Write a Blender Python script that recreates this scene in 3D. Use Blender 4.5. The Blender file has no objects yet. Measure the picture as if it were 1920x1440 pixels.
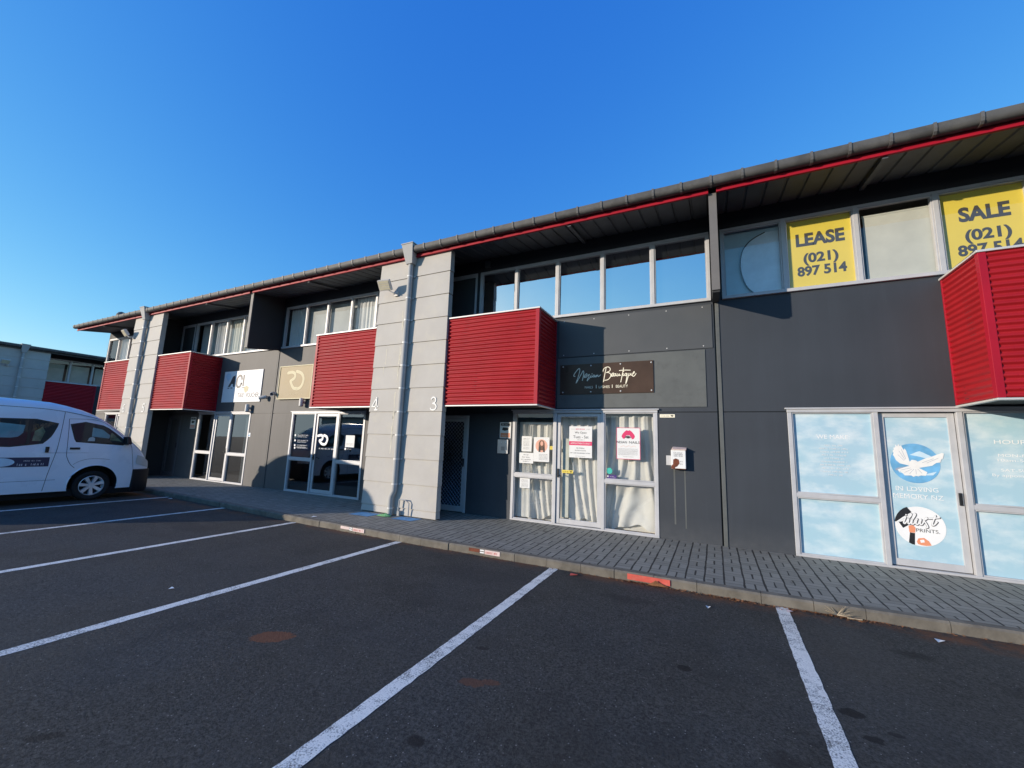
import bpy, bmesh, math, random
from mathutils import Vector, Matrix
R = math.radians
scene = bpy.context.scene
COL = scene.collection
rng = random.Random(11)

# ------------------------------------------------------------------ helpers
def link(o, parent=None):
    COL.objects.link(o)
    if parent is not None:
        o.parent = parent
    return o

def tag(o, label=None, cat=None, group=None, kind=None):
    if label: o['label'] = label
    if cat: o['category'] = cat
    if group: o['group'] = group
    if kind: o['kind'] = kind
    return o

def empty(name, loc=(0, 0, 0), rz=0.0):
    o = bpy.data.objects.new(name, None)
    o.location = loc
    o.rotation_euler = (0, 0, rz)
    o.empty_display_size = 0.2
    return link(o)

def thing(name, label, cat, loc=(0, 0, 0), rz=0.0, group=None):
    return tag(empty(name, loc, rz), label, cat, group)

def dup(root, loc, label=None, group=None, rz=None):
    r = root.copy(); COL.objects.link(r); r.location = loc
    if rz is not None: r.rotation_euler = (0, 0, rz)
    if label: r['label'] = label
    if group: r['group'] = group
    for ch in list(root.children):
        c = ch.copy(); COL.objects.link(c); c.parent = r
        for g in list(ch.children):
            d = g.copy(); COL.objects.link(d); d.parent = c
    return r

class MB:
    """collects faces and links them as one mesh object"""
    def __init__(s):
        s.v = []; s.f = []; s.m = []
    def face(s, pts, mi=0):
        b = len(s.v); s.v.extend(tuple(p) for p in pts); s.f.append(tuple(range(b, b + len(pts)))); s.m.append(mi)
    def mesh(s, vs, fs, mi=0):
        b = len(s.v); s.v.extend(tuple(p) for p in vs)
        for f in fs:
            s.f.append(tuple(b + i for i in f)); s.m.append(mi)
    def box(s, x0, x1, y0, y1, z0, z1, mi=0):
        vs = [(x0, y0, z0), (x1, y0, z0), (x1, y1, z0), (x0, y1, z0), (x0, y0, z1), (x1, y0, z1), (x1, y1, z1), (x0, y1, z1)]
        s.mesh(vs, [(0, 3, 2, 1), (4, 5, 6, 7), (0, 1, 5, 4), (1, 2, 6, 5), (2, 3, 7, 6), (3, 0, 4, 7)], mi)
    def hexa(s, bot, top, mi=0):
        s.mesh(list(bot) + list(top), [(0, 3, 2, 1), (4, 5, 6, 7), (0, 1, 5, 4), (1, 2, 6, 5), (2, 3, 7, 6), (3, 0, 4, 7)], mi)
    def prism_x(s, prof, x0, x1, mi=0, caps=True):
        """profile of (y, z) swept along x"""
        n = len(prof)
        vs = [(x0, p[0], p[1]) for p in prof] + [(x1, p[0], p[1]) for p in prof]
        fs = [(i, (i + 1) % n, n + (i + 1) % n, n + i) for i in range(n)]
        if caps: fs += [tuple(range(n))[::-1], tuple(range(n, 2 * n))]
        s.mesh(vs, fs, mi)
    def tube(s, pts, r, n=8, mi=0, caps=True):
        pts = [Vector(p) for p in pts]
        rings = []
        for i, p in enumerate(pts):
            t = (pts[min(i + 1, len(pts) - 1)] - pts[max(i - 1, 0)]).normalized()
            a = Vector((0, 0, 1)) if abs(t.z) < .9 else Vector((0, 1, 0))
            u = t.cross(a).normalized(); w = u.cross(t)
            rr = r[i] if isinstance(r, (list, tuple)) else r
            rings.append([p + (u * math.cos(2 * math.pi * k / n) + w * math.sin(2 * math.pi * k / n)) * rr for k in range(n)])
        vs = [q for ring in rings for q in ring]
        fs = []
        for i in range(len(pts) - 1):
            for k in range(n):
                fs.append((i * n + k, i * n + (k + 1) % n, (i + 1) * n + (k + 1) % n, (i + 1) * n + k))
        if caps:
            fs.append(tuple(range(n))[::-1]); fs.append(tuple(range((len(pts) - 1) * n, len(pts) * n)))
        s.mesh(vs, fs, mi)
    def lathe(s, c, axis, prof, n=28, mi=0):
        """prof: (along axis, radius)"""
        c = Vector(c); ax = Vector(axis).normalized()
        a = Vector((0, 0, 1)) if abs(ax.z) < .9 else Vector((1, 0, 0))
        u = ax.cross(a).normalized(); w = ax.cross(u)
        vs = []; fs = []
        for t, r in prof:
            for k in range(n):
                an = 2 * math.pi * k / n
                vs.append(c + ax * t + (u * math.cos(an) + w * math.sin(an)) * r)
        for i in range(len(prof) - 1):
            for k in range(n):
                fs.append((i * n + k, i * n + (k + 1) % n, (i + 1) * n + (k + 1) % n, (i + 1) * n + k))
        s.mesh(vs, fs, mi)
    def build(s, name, mats, parent=None, smooth=False, bevel=0, off=(0, 0, 0), auto=None):
        me = bpy.data.meshes.new(name)
        ox, oy, oz = off
        me.from_pydata([(p[0] - ox, p[1] - oy, p[2] - oz) for p in s.v], [], s.f)
        if not isinstance(mats, (list, tuple)): mats = [mats]
        for m in mats: me.materials.append(m)
        me.polygons.foreach_set('material_index', s.m)
        bm = bmesh.new(); bm.from_mesh(me)
        if smooth or bevel:
            bmesh.ops.remove_doubles(bm, verts=bm.verts, dist=1e-5)
        bmesh.ops.recalc_face_normals(bm, faces=bm.faces) if (bevel or smooth == 'fix') else None
        bm.to_mesh(me); bm.free()
        if smooth:
            me.polygons.foreach_set('use_smooth', [True] * len(me.polygons))
            try: me.set_sharp_from_angle(angle=R(auto or 40))
            except Exception: pass
        me.update()
        o = link(bpy.data.objects.new(name, me), parent)
        if bevel:
            b = o.modifiers.new('edge', 'BEVEL'); b.width = bevel; b.segments = 2; b.limit_method = 'ANGLE'; b.angle_limit = R(50)
        return o

# flat graphics: F maps (u, v, outward offset) to a point on a surface
def FAC(y0): return lambda u, v, d=0.0: (u, y0 - d, v)

_tc = {}
def text_shape(s, bold=0.0, shear=0.0, spacing=1.0):
    k = (s, bold, shear, spacing)
    if k not in _tc:
        cu = bpy.data.curves.new('txt', 'FONT'); cu.body = s; cu.offset = bold; cu.shear = shear; cu.space_character = spacing
        cu.resolution_u = 4
        o = bpy.data.objects.new('txt', cu); COL.objects.link(o)
        bpy.context.view_layer.update()
        me = bpy.data.meshes.new_from_object(o.evaluated_get(bpy.context.evaluated_depsgraph_get()))
        vs = [(v.co.x, v.co.y) for v in me.vertices]; fs = [tuple(p.vertices) for p in me.polygons]
        bpy.data.objects.remove(o); bpy.data.curves.remove(cu); bpy.data.meshes.remove(me)
        _tc[k] = (vs, fs)
    return _tc[k]

def text(mb, F, s, u0, u1, v0, v1, d=0.003, bold=0.0, shear=0.0, mi=0, spacing=1.0, ref=None):
    vs, fs = text_shape(s, bold, shear, spacing)
    a0 = min(p[0] for p in vs); a1 = max(p[0] for p in vs); b0 = min(p[1] for p in vs); b1 = max(p[1] for p in vs)
    mb.mesh([F(u0 + (p[0] - a0) / (a1 - a0) * (u1 - u0), v0 + (p[1] - b0) / (b1 - b0) * (v1 - v0), d) for p in vs], fs, mi)

def rect(mb, F, u0, u1, v0, v1, d, mi=0):
    mb.face([F(u0, v0, d), F(u1, v0, d), F(u1, v1, d), F(u0, v1, d)], mi)

def slab(mb, F, u0, u1, v0, v1, d0, d1, mi=0):
    a = [F(u0, v0, d0), F(u1, v0, d0), F(u1, v1, d0), F(u0, v1, d0)]
    b = [F(u0, v0, d1), F(u1, v0, d1), F(u1, v1, d1), F(u0, v1, d1)]
    mb.hexa(a, b, mi)

def poly(mb, F, pts, d, mi=0):
    area = sum(pts[i][0] * pts[(i + 1) % len(pts)][1] - pts[(i + 1) % len(pts)][0] * pts[i][1] for i in range(len(pts)))
    if area < 0: pts = pts[::-1]
    from mathutils.geometry import tessellate_polygon
    tris = tessellate_polygon([[Vector((p[0], p[1], 0)) for p in pts]])
    mb.mesh([F(p[0], p[1], d) for p in pts], [tuple(t) for t in tris], mi)

def disc(mb, F, cu, cv, ru, rv, d, mi=0, n=40, tilt=0.0):
    mb.face([F(cu + ru * math.cos(2 * math.pi * k / n) + tilt * rv * math.sin(2 * math.pi * k / n), cv + rv * math.sin(2 * math.pi * k / n), d) for k in range(n)], mi)

def smooth_line(pts, sub=6):
    if len(pts) < 3: return [Vector((p[0], p[1])) for p in pts]
    P = [Vector((p[0], p[1])) for p in pts]
    out = []
    for i in range(len(P) - 1):
        p0 = P[max(i - 1, 0)]; p1 = P[i]; p2 = P[i + 1]; p3 = P[min(i + 2, len(P) - 1)]
        for k in range(sub):
            t = k / sub
            out.append(0.5 * ((2 * p1) + (p2 - p0) * t + (2 * p0 - 5 * p1 + 4 * p2 - p3) * t * t + (3 * p1 - p0 - 3 * p2 + p3) * t ** 3))
    out.append(P[-1])
    return out

def ribbon(mb, F, pts, w, d, mi=0, curve=True, caps=True):
    L = smooth_line(pts) if curve else [Vector((p[0], p[1])) for p in pts]
    for i in range(len(L) - 1):
        t = L[i + 1] - L[i]
        if t.length < 1e-6: continue
        n = Vector((-t.y, t.x)).normalized() * w / 2
        dd = d + 0.00002 * (i % 7)
        mb.face([F(*(L[i] - n), dd), F(*(L[i + 1] - n), dd), F(*(L[i + 1] + n), dd), F(*(L[i] + n), dd)], mi)
        if caps: disc(mb, F, L[i].x, L[i].y, w / 2, w / 2, dd + 0.0002, mi, 8)
    if caps: disc(mb, F, L[-1].x, L[-1].y, w / 2, w / 2, d + 0.0003, mi, 8)

def smallprint(mb, F, u0, u1, v0, v1, d, seed, mi=0, align='c'):
    """one line of lettering too small to read in the photo: word-like runs of tiny strokes"""
    r = random.Random(seed); h = v1 - v0
    cw = h * 0.62; n = max(2, int((u1 - u0) / cw)); u = u0
    gap = 0
    for i in range(n):
        gap += 1
        if gap > 3 and r.random() < .22:
            gap = 0; u += cw; continue
        k = r.choice((0, 1, 2))
        rect(mb, F, u, u + cw * .22, v0, v0 + h * (1.0 if k == 0 else .75), d, mi)
        if k: rect(mb, F, u + cw * .22, u + cw * .62, v0 + h * (.58 if k == 1 else .0), v0 + h * (.75 if k == 1 else .17), d, mi)
        if k == 1: rect(mb, F, u + cw * .62, u + cw * .82, v0, v0 + h * .75, d, mi)
        if k == 2: rect(mb, F, u + cw * .22, u + cw * .62, v0 + h * .58, v0 + h * .75, d, mi)
        u += cw

# ------------------------------------------------------------------ materials
def new_mat(name):
    m = bpy.data.materials.new(name); m.use_nodes = True
    nt = m.node_tree
    for n in list(nt.nodes): nt.nodes.remove(n)
    out = nt.nodes.new('ShaderNodeOutputMaterial')
    return m, nt, out

class N:
    def __init__(s, nt): s.nt = nt
    def add(s, t, **kw):
        n = s.nt.nodes.new(t)
        for k, v in kw.items():
            if k.startswith('i_'):
                key = k[2:]
                n.inputs[int(key) if key.isdigit() else key].default_value = v
            else: setattr(n, k, v)
        return n
    def l(s, a, b): s.nt.links.new(a, b)
    def math(s, op, a, b=None, c=None):
        n = s.add('ShaderNodeMath', operation=op)
        for i, x in enumerate((a, b, c)):
            if x is None: continue
            if isinstance(x, (int, float)): n.inputs[i].default_value = x
            else: s.l(x, n.inputs[i])
        return n.outputs[0]
    def coords(s, scale=(1, 1, 1)):
        tc = s.add('ShaderNodeTexCoord'); mp = s.add('ShaderNodeMapping'); mp.inputs['Scale'].default_value = scale
        s.l(tc.outputs['Object'], mp.inputs[0]); return mp.outputs[0]
    def noise(s, vec, scale, detail=4, rough=.55):
        n = s.add('ShaderNodeTexNoise'); n.inputs['Scale'].default_value = scale; n.inputs['Detail'].default_value = detail; n.inputs['Roughness'].default_value = rough
        s.l(vec, n.inputs['Vector']); return n.outputs['Fac']
    def ramp(s, fac, a, b, ca=(0, 0, 0, 1), cb=(1, 1, 1, 1)):
        n = s.add('ShaderNodeValToRGB'); n.color_ramp.elements[0].position = a; n.color_ramp.elements[1].position = b
        n.color_ramp.elements[0].color = ca; n.color_ramp.elements[1].color = cb
        s.l(fac, n.inputs[0]); return n.outputs[0]
    def mix(s, fac, a, b):
        n = s.add('ShaderNodeMix', data_type='RGBA')
        for i, x in ((0, fac), (6, a), (7, b)):
            if isinstance(x, (int, float)): n.inputs[i].default_value = x
            elif isinstance(x, tuple): n.inputs[i].default_value = x if len(x) == 4 else (*x, 1)
            else: s.l(x, n.inputs[i])
        return n.outputs[2]

def plain(name, col, rough=.6, metal=0.0, var=.12, scale=3.0, bump=0.0, bscale=60, spec=.5, coat=0.0, stretch=(1, 1, 1), dirt=None):
    m, nt, out = new_mat(name); n = N(nt)
    b = n.add('ShaderNodeBsdfPrincipled')
    b.inputs['Roughness'].default_value = rough; b.inputs['Metallic'].default_value = metal
    b.inputs['Specular IOR Level'].default_value = spec; b.inputs['Coat Weight'].default_value = coat
    b.inputs['Coat Roughness'].default_value = .08
    v = n.coords(stretch)
    f = n.noise(v, scale, 5)
    lo = tuple(c * (1 - var) for c in col); hi = tuple(min(1, c * (1 + var)) for c in col)
    c = n.mix(n.ramp(f, .3, .7), lo, hi)
    if dirt:
        dcol, amt, dscale = dirt
        g = n.noise(v, dscale, 6, .65)
        c = n.mix(n.math('MULTIPLY', n.ramp(g, .52, .78), amt), c, dcol)
    n.l(c, b.inputs['Base Color'])
    r2 = n.math('MULTIPLY_ADD', f, .25, rough - .12)
    n.l(r2, b.inputs['Roughness'])
    if bump:
        bn = n.add('ShaderNodeBump'); bn.inputs['Strength'].default_value = bump; bn.inputs['Distance'].default_value = .004
        n.l(n.noise(v, bscale, 4), bn.inputs['Height']); n.l(bn.outputs[0], b.inputs['Normal'])
    n.l(b.outputs[0], out.inputs[0])
    return m

def wall_mat(name, col, streak=.25):
    """painted precast concrete: patchy tone, faint vertical run marks, grime near the ground"""
    m, nt, out = new_mat(name); n = N(nt)
    b = n.add('ShaderNodeBsdfPrincipled'); b.inputs['Roughness'].default_value = .62
    v = n.coords(); vs = n.coords((1.0, 1.0, .07))
    big = n.noise(v, .9, 5); fine = n.noise(v, 40, 3)
    st = n.math('ADD', n.math('MULTIPLY', n.ramp(n.noise(vs, 5.0, 5, .6), .45, .75), .6), n.math('MULTIPLY', n.ramp(n.noise(vs, 17.0, 5, .6), .56, .72), .5))
    c = n.mix(n.ramp(big, .3, .7), tuple(x * .88 for x in col), tuple(x * 1.12 for x in col))
    c = n.mix(n.math('MULTIPLY', st, streak), c, tuple(min(1, x * 1.8) for x in col))
    c = n.mix(n.math('MULTIPLY', fine, .12), c, tuple(x * .7 for x in col))
    tc = n.add('ShaderNodeTexCoord'); sp = n.add('ShaderNodeSeparateXYZ'); n.l(tc.outputs['Object'], sp.inputs[0])
    low = n.math('SUBTRACT', 1.0, n.math('MULTIPLY', sp.outputs[2], 2.6)); low = n.math('MAXIMUM', low, 0.0)
    dust = n.math('MULTIPLY', low, n.math('MULTIPLY_ADD', n.noise(v, 7, 5, .7), 1.0, -.1))
    c = n.mix(dust, c, tuple(x * .5 + .07 for x in col))
    n.l(c, b.inputs['Base Color'])
    bn = n.add('ShaderNodeBump'); bn.inputs['Strength'].default_value = .25; bn.inputs['Distance'].default_value = .003
    n.l(n.noise(v, 55, 5), bn.inputs['Height']); n.l(bn.outputs[0], b.inputs['Normal'])
    n.l(b.outputs[0], out.inputs[0]); return m

def glass_mat(name, tint=(.9, .95, .93), base=.05, gain=1.0, refl=(1, 1, 1), wob=.0):
    m, nt, out = new_mat(name); n = N(nt)
    t = n.add('ShaderNodeBsdfTransparent'); t.inputs[0].default_value = (*tint, 1)
    g = n.add('ShaderNodeBsdfGlossy'); g.inputs['Roughness'].default_value = 0.0; g.inputs['Color'].default_value = (*refl, 1)
    ge = n.add('ShaderNodeNewGeometry'); dt = n.add('ShaderNodeVectorMath', operation='DOT_PRODUCT')
    n.l(ge.outputs['Normal'], dt.inputs[0]); n.l(ge.outputs['Incoming'], dt.inputs[1])
    sch = n.math('POWER', n.math('SUBTRACT', 1.0, n.math('ABSOLUTE', dt.outputs['Value'])), 5.0)
    fac = n.math('MINIMUM', n.math('MULTIPLY_ADD', n.math('MULTIPLY_ADD', sch, .92, .08), gain, base), 1.0)
    if wob:
        bn = n.add('ShaderNodeBump'); bn.inputs['Strength'].default_value = wob; bn.inputs['Distance'].default_value = .01
        n.l(n.noise(n.coords(), 1.6, 2), bn.inputs['Height']); n.l(bn.outputs[0], g.inputs['Normal'])
    mx = n.add('ShaderNodeMixShader'); n.l(fac, mx.inputs[0]); n.l(t.outputs[0], mx.inputs[1]); n.l(g.outputs[0], mx.inputs[2])
    n.l(mx.outputs[0], out.inputs[0]); return m

def film_mat():
    """printed sky film on the shopfront glass of the memorial shop"""
    m, nt, out = new_mat('sky_film'); n = N(nt)
    b = n.add('ShaderNodeBsdfPrincipled'); b.inputs['Roughness'].default_value = .35; b.inputs['Coat Weight'].default_value = .25; b.inputs['Coat Roughness'].default_value = .02
    v = n.coords((1, 1, 1.9))
    f = n.ramp(n.noise(v, 2.2, 7, .6), .44, .72)
    c = n.mix(f, (.40, .58, .68), (.74, .80, .82))
    g = n.ramp(n.noise(n.coords((1, 1, 1)), .9, 3), .35, .7)
    c = n.mix(n.math('MULTIPLY', g, .35), c, (.36, .62, .68))
    n.l(c, b.inputs['Base Color']); n.l(b.outputs[0], out.inputs[0]); return m

def asphalt_mat():
    m, nt, out = new_mat('asphalt'); n = N(nt)
    b = n.add('ShaderNodeBsdfPrincipled'); b.inputs['Specular IOR Level'].default_value = .35
    v = n.coords()
    fine = n.noise(v, 62, 6, .82); mid = n.noise(v, 34, 4, .6); big = n.noise(v, .55, 6, .6); patch = n.noise(v, 1.7, 5, .65)
    coarse = n.ramp(n.noise(v, .8, 4), .42, .62)
    c = n.mix(n.ramp(fine, .40, .64), (.0125, .0125, .0118), (.104, .102, .091))
    c = n.mix(n.math('MULTIPLY', n.ramp(big, .38, .66), .4), c, (.060, .058, .050))
    c = n.mix(n.math('MULTIPLY', n.ramp(patch, .50, .70), .45), c, (.021, .021, .0195))
    # stone chips
    vo = n.add('ShaderNodeTexVoronoi'); vo.inputs['Scale'].default_value = 58; n.l(v, vo.inputs['Vector'])
    chip = n.math('LESS_THAN', vo.outputs['Distance'], .24)
    wn = n.add('ShaderNodeSeparateColor'); n.l(vo.outputs['Color'], wn.inputs[0])
    sel = n.math('GREATER_THAN', wn.outputs[0], .945)
    c = n.mix(n.math('MULTIPLY', n.math('MULTIPLY', chip, sel), .7), c, (.30, .29, .27))
    tc = n.add('ShaderNodeTexCoord'); sp = n.add('ShaderNodeSeparateXYZ'); n.l(tc.outputs['Object'], sp.inputs[0])
    X, Y = sp.outputs[0], sp.outputs[1]
    wob = n.math('ADD', n.math('MULTIPLY_ADD', n.noise(v, 9, 5, .65), 1.1, -.55), n.math('MULTIPLY_ADD', n.noise(v, 30, 5, .7), 2.2, -1.1))
    def blot(cx, cy, rx, ry, col, amt, ang=0.0, soft=.25, wamp=1.0):
        nonlocal c
        dx = n.math('SUBTRACT', X, cx); dy = n.math('SUBTRACT', Y, cy)
        ca, sa = math.cos(ang), math.sin(ang)
        px = n.math('ADD', n.math('MULTIPLY', dx, ca / rx), n.math('MULTIPLY', dy, sa / rx))
        py = n.math('ADD', n.math('MULTIPLY', dx, -sa / ry), n.math('MULTIPLY', dy, ca / ry))
        d = n.math('SQRT', n.math('ADD', n.math('MULTIPLY', px, px), n.math('MULTIPLY', py, py)))
        d = n.math('ADD', d, n.math('MULTIPLY', wob, wamp))
        k = n.ramp(d, 1.0 - soft, 1.0 + soft, (1, 1, 1, 1), (0, 0, 0, 1))
        grain = n.math('MULTIPLY_ADD', n.ramp(fine, .3, .6), .25, .75)
        c = n.mix(n.math('MULTIPLY', n.math('MULTIPLY', k, amt), grain), c, col)
    for a in STAINS: blot(*a)
    # brown leaf dust washed against the kerb
    band = n.math('SUBTRACT', 1.0, n.math('ABSOLUTE', n.math('MULTIPLY', n.math('ADD', Y, 2.16), 4.2)))
    band = n.math('MAXIMUM', band, 0.0)
    dn = n.ramp(n.noise(v, 2.4, 6, .75), .42, .58)
    c = n.mix(n.math('MULTIPLY', n.math('MULTIPLY', band, dn), .9), c, (.17, .072, .032))
    n.l(c, b.inputs['Base Color'])
    n.l(n.math('MULTIPLY_ADD', mid, .25, .68), b.inputs['Roughness'])
    bn = n.add('ShaderNodeBump'); bn.inputs['Strength'].default_value = .9; bn.inputs['Distance'].default_value = .010
    h = n.math('ADD', n.math('MULTIPLY', fine, n.math('MULTIPLY_ADD', coarse, 1.0, .6)), n.math('MULTIPLY', mid, .5))
    n.l(h, bn.inputs['Height']); n.l(bn.outputs[0], b.inputs['Normal'])
    n.l(b.outputs[0], out.inputs[0]); return m

def paver_mat():
    """basket weave of small concrete pavers, cell 0.2 m"""
    m, nt, out = new_mat('pavers'); n = N(nt)
    b = n.add('ShaderNodeBsdfPrincipled'); b.inputs['Roughness'].default_value = .85
    v = n.coords()
    tc = n.add('ShaderNodeTexCoord'); sp = n.add('ShaderNodeSeparateXYZ'); n.l(tc.outputs['Object'], sp.inputs[0])
    wobx = n.math('MULTIPLY_ADD', n.noise(v, 3.1, 2), .022, -.011); woby = n.math('MULTIPLY_ADD', n.noise(n.coords((1.3, .8, 1)), 3.7, 2), .022, -.011)
    X = n.math('DIVIDE', n.math('ADD', n.math('ADD', sp.outputs[0], 100.0), wobx), .205)
    Y = n.math('DIVIDE', n.math('ADD', n.math('ADD', sp.outputs[1], 100.0), woby), .205)
    fx = n.math('FRACT', X); fy = n.math('FRACT', Y); ix = n.math('FLOOR', X); iy = n.math('FLOOR', Y)
    chk = n.math('MODULO', n.math('ADD', ix, iy), 2.0)                 # 0 / 1
    dx = n.math('MINIMUM', fx, n.math('SUBTRACT', 1.0, fx)); dy = n.math('MINIMUM', fy, n.math('SUBTRACT', 1.0, fy))
    mx = n.math('ABSOLUTE', n.math('SUBTRACT', fx, .5)); my = n.math('ABSOLUTE', n.math('SUBTRACT', fy, .5))
    mid = n.math('ADD', n.math('MULTIPLY', mx, chk), n.math('MULTIPLY', my, n.math('SUBTRACT', 1.0, chk)))
    jn = n.noise(v, 6, 4)
    wid = n.math('MULTIPLY_ADD', jn, .075, .008)
    def line(d, k): return n.math('MULTIPLY', n.math('LESS_THAN', d, n.math('MULTIPLY', wid, k)), 1.0)
    jx = line(dx, 1.05); jy = n.math('MULTIPLY', line(dy, .75), .45)
    jm = n.math('MULTIPLY', line(mid, .95), n.math('MULTIPLY_ADD', chk, .55, .4))
    J = n.math('MAXIMUM', jx, n.math('MAXIMUM', jy, jm))
    # tone of each paver
    half = n.math('ADD', n.math('MULTIPLY', n.math('GREATER_THAN', fx, .5), chk), n.math('MULTIPLY', n.math('GREATER_THAN', fy, .5), n.math('SUBTRACT', 1.0, chk)))
    cb = n.add('ShaderNodeCombineXYZ'); n.l(ix, cb.inputs[0]); n.l(iy, cb.inputs[1]); n.l(half, cb.inputs[2])
    wn = n.add('ShaderNodeTexWhiteNoise'); n.l(cb.outputs[0], wn.inputs['Vector'])
    fine = n.noise(v, 120, 4, .7); big = n.noise(v, 1.1, 5)
    c = n.mix(wn.outputs['Value'], (.185, .177, .15), (.27, .258, .22))
    c = n.mix(n.math('MULTIPLY', n.ramp(fine, .35, .7), .45), c, (.37, .355, .30))
    c = n.mix(n.math('MULTIPLY', n.ramp(big, .4, .7), .4), c, (.26, .245, .205))
    spot = n.ramp(n.noise(v, 4.3, 3, .5), .66, .72)
    c = n.mix(n.math('MULTIPLY', spot, .7), c, (.07, .063, .052))
    c = n.mix(n.math('MULTIPLY', J, .95), c, (.016, .015, .013))
    n.l(c, b.inputs['Base Color'])
    bn = n.add('ShaderNodeBump'); bn.inputs['Strength'].default_value = .55; bn.inputs['Distance'].default_value = .006
    h = n.math('SUBTRACT', n.math('ADD', n.math('MULTIPLY', fine, .25), n.math('MULTIPLY', wn.outputs['Value'], .25)), J)
    n.l(h, bn.inputs['Height']); n.l(bn.outputs[0], b.inputs['Normal'])
    n.l(b.outputs[0], out.inputs[0]); return m

def line_mat():
    m, nt, out = new_mat('line_paint'); n = N(nt)
    b = n.add('ShaderNodeBsdfPrincipled'); b.inputs['Roughness'].default_value = .75
    v = n.coords()
    f = n.noise(v, 95, 4, .75); g = n.noise(v, 11, 4, .6); h = n.noise(v, 1.2, 3)
    w = n.ramp(n.math('ADD', n.math('MULTIPLY', f, .7), n.math('ADD', n.math('MULTIPLY', g, .3), n.math('MULTIPLY', h, .18))), .475, .60)
    c = n.mix(w, (.14, .133, .115), (.90, .87, .78))
    c = n.mix(n.math('MULTIPLY', n.ramp(g, .55, .8), .35), c, (.45, .44, .42))
    n.l(c, b.inputs['Base Color'])
    bn = n.add('ShaderNodeBump'); bn.inputs['Strength'].default_value = .6; bn.inputs['Distance'].default_value = .004
    n.l(f, bn.inputs['Height']); n.l(bn.outputs[0], b.inputs['Normal'])
    n.l(b.outputs[0], out.inputs[0]); return m

def cloth_mat(name, col, trans=.35):
    m, nt, out = new_mat(name); n = N(nt)
    d = n.add('ShaderNodeBsdfDiffuse'); t = n.add('ShaderNodeBsdfTranslucent')
    v = n.coords()
    c = n.mix(n.ramp(n.noise(v, 2.2, 5), .3, .7), tuple(x * .86 for x in col), tuple(min(1, x * 1.05) for x in col))
    n.l(c, d.inputs[0]); n.l(c, t.inputs[0])
    bn = n.add('ShaderNodeBump'); bn.inputs['Strength'].default_value = .15; bn.inputs['Distance'].default_value = .002
    n.l(n.noise(v, 160, 3), bn.inputs['Height']); n.l(bn.outputs[0], d.inputs['Normal'])
    mx = n.add('ShaderNodeMixShader'); mx.inputs[0].default_value = trans
    n.l(d.outputs[0], mx.inputs[1]); n.l(t.outputs[0], mx.inputs[2]); n.l(mx.outputs[0], out.inputs[0]); return m

STAINS = [  # x, y, rx, ry, colour, strength, angle, softness, wobble
    (-3.20, -5.12, .17, .10, (.17, .065, .030), .95, .55, .12, .35),
    (-1.50, -4.86, .10, .05, (.11, .05, .03), .95, .2, .2, .6), (-1.40, -4.80, .07, .04, (.11, .05, .03), .95, .2, .2, .6),
    (-.26, -3.93, .055, .05, (.003, .003, .0035), .9, 0, .2, .5), (.705, -3.96, .075, .055, (.003, .003, .0035), .9, .2, .15, .4),
    (.745, -4.20, .055, .04, (.003, .003, .0035), .85, .1, .2, .5), (.875, -4.085, .04, .025, (.003, .003, .0035), .7, 0, .3, .8),
    (-1.48, -5.46, .06, .045, (.003, .003, .0035), .8, 0, .25, .6), (-1.68, -4.43, .06, .03, (.003, .003, .0035), .7, .3, .3, .7),
    (1.38, -2.75, .16, .10, (.003, .003, .0035), .65, 0, .45, .8), (.28, -4.66, .12, .09, (.016, .014, .014), .6, 0, .4, .8),
    (-3.15, -6.37, .09, .035, (.003, .003, .0035), .75, .7, .25, .6), (-.55, -3.6, .05, .02, (.014, .014, .015), .6, 0, .4, .8),
    (1.9, -3.1, .22, .14, (.018, .017, .017), .5, 0, .5, .8), (-2.6, -2.9, .9, .35, (.024, .024, .026), .45, .2, .6, .6),
    (.9, -3.0, .5, .8, (.075, .070, .062), .35, 0, .6, .6), (-.9, -2.75, .35, .12, (.014, .014, .015), .5, 0, .5, .8),
    (-7.9, -3.4, .5, .3, (.022, .022, .024), .5, 0, .5, .6),
]
M = {}
M['dark'] = wall_mat('dark_grey_paint', (.034, .041, .052), .24)
M['taupe'] = wall_mat('lighter_grey_paint', (.092, .086, .082), .30)  # lighter, warmer grey than the right-hand units
M['board'] = plain('grey_board', (.105, .112, .108), .55, var=.14, scale=2.2, dirt=((.05, .05, .05), .4, 6))
M['board2'] = plain('dark_board', (.072, .076, .080), .5, var=.08, scale=1.5)
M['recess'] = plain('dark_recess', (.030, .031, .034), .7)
M['pier'] = plain('pier_paint', (.475, .448, .405), .7, var=.10, scale=1.6, bump=.25, bscale=50, dirt=((.60, .55, .42), .35, 3.5))
M['pierend'] = plain('pier_end_paint', (.40, .40, .385), .7, var=.08)
M['alu'] = plain('brushed_aluminium', (.52, .52, .53), .5, metal=.15, var=.06, scale=6)
M['flash'] = plain('light_flashing', (.62, .61, .59), .5, metal=.2, var=.06)
M['red'] = plain('red_cladding', (.36, .012, .018), .5, var=.12, scale=1.4, spec=.3, stretch=(1, 1, 2.5), dirt=((.33, .02, .03), .35, 4))
M['redtrim'] = plain('red_trim', (.37, .008, .024), .5, var=.10, scale=2, spec=.25)
M['gutter'] = plain('gutter_metal', (.105, .104, .102), .6, metal=.1, var=.25, scale=4, spec=.25, dirt=((.17, .165, .15), .6, 7))
M['strap'] = plain('gutter_strap', (.125, .123, .12), .5, var=.15)
M['fintrim'] = plain('fin_trim_paint', (.15, .14, .132), .6, var=.1)
M['soffit'] = plain('soffit_sheet', (.095, .102, .116), .55, metal=.1, var=.18, scale=3, dirt=((.06, .058, .056), .5, 5))
M['roof'] = plain('roof_sheet', (.22, .22, .22), .5, metal=.3)
M['interior'] = plain('interior_plaster', (.16, .155, .15), .85)
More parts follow.
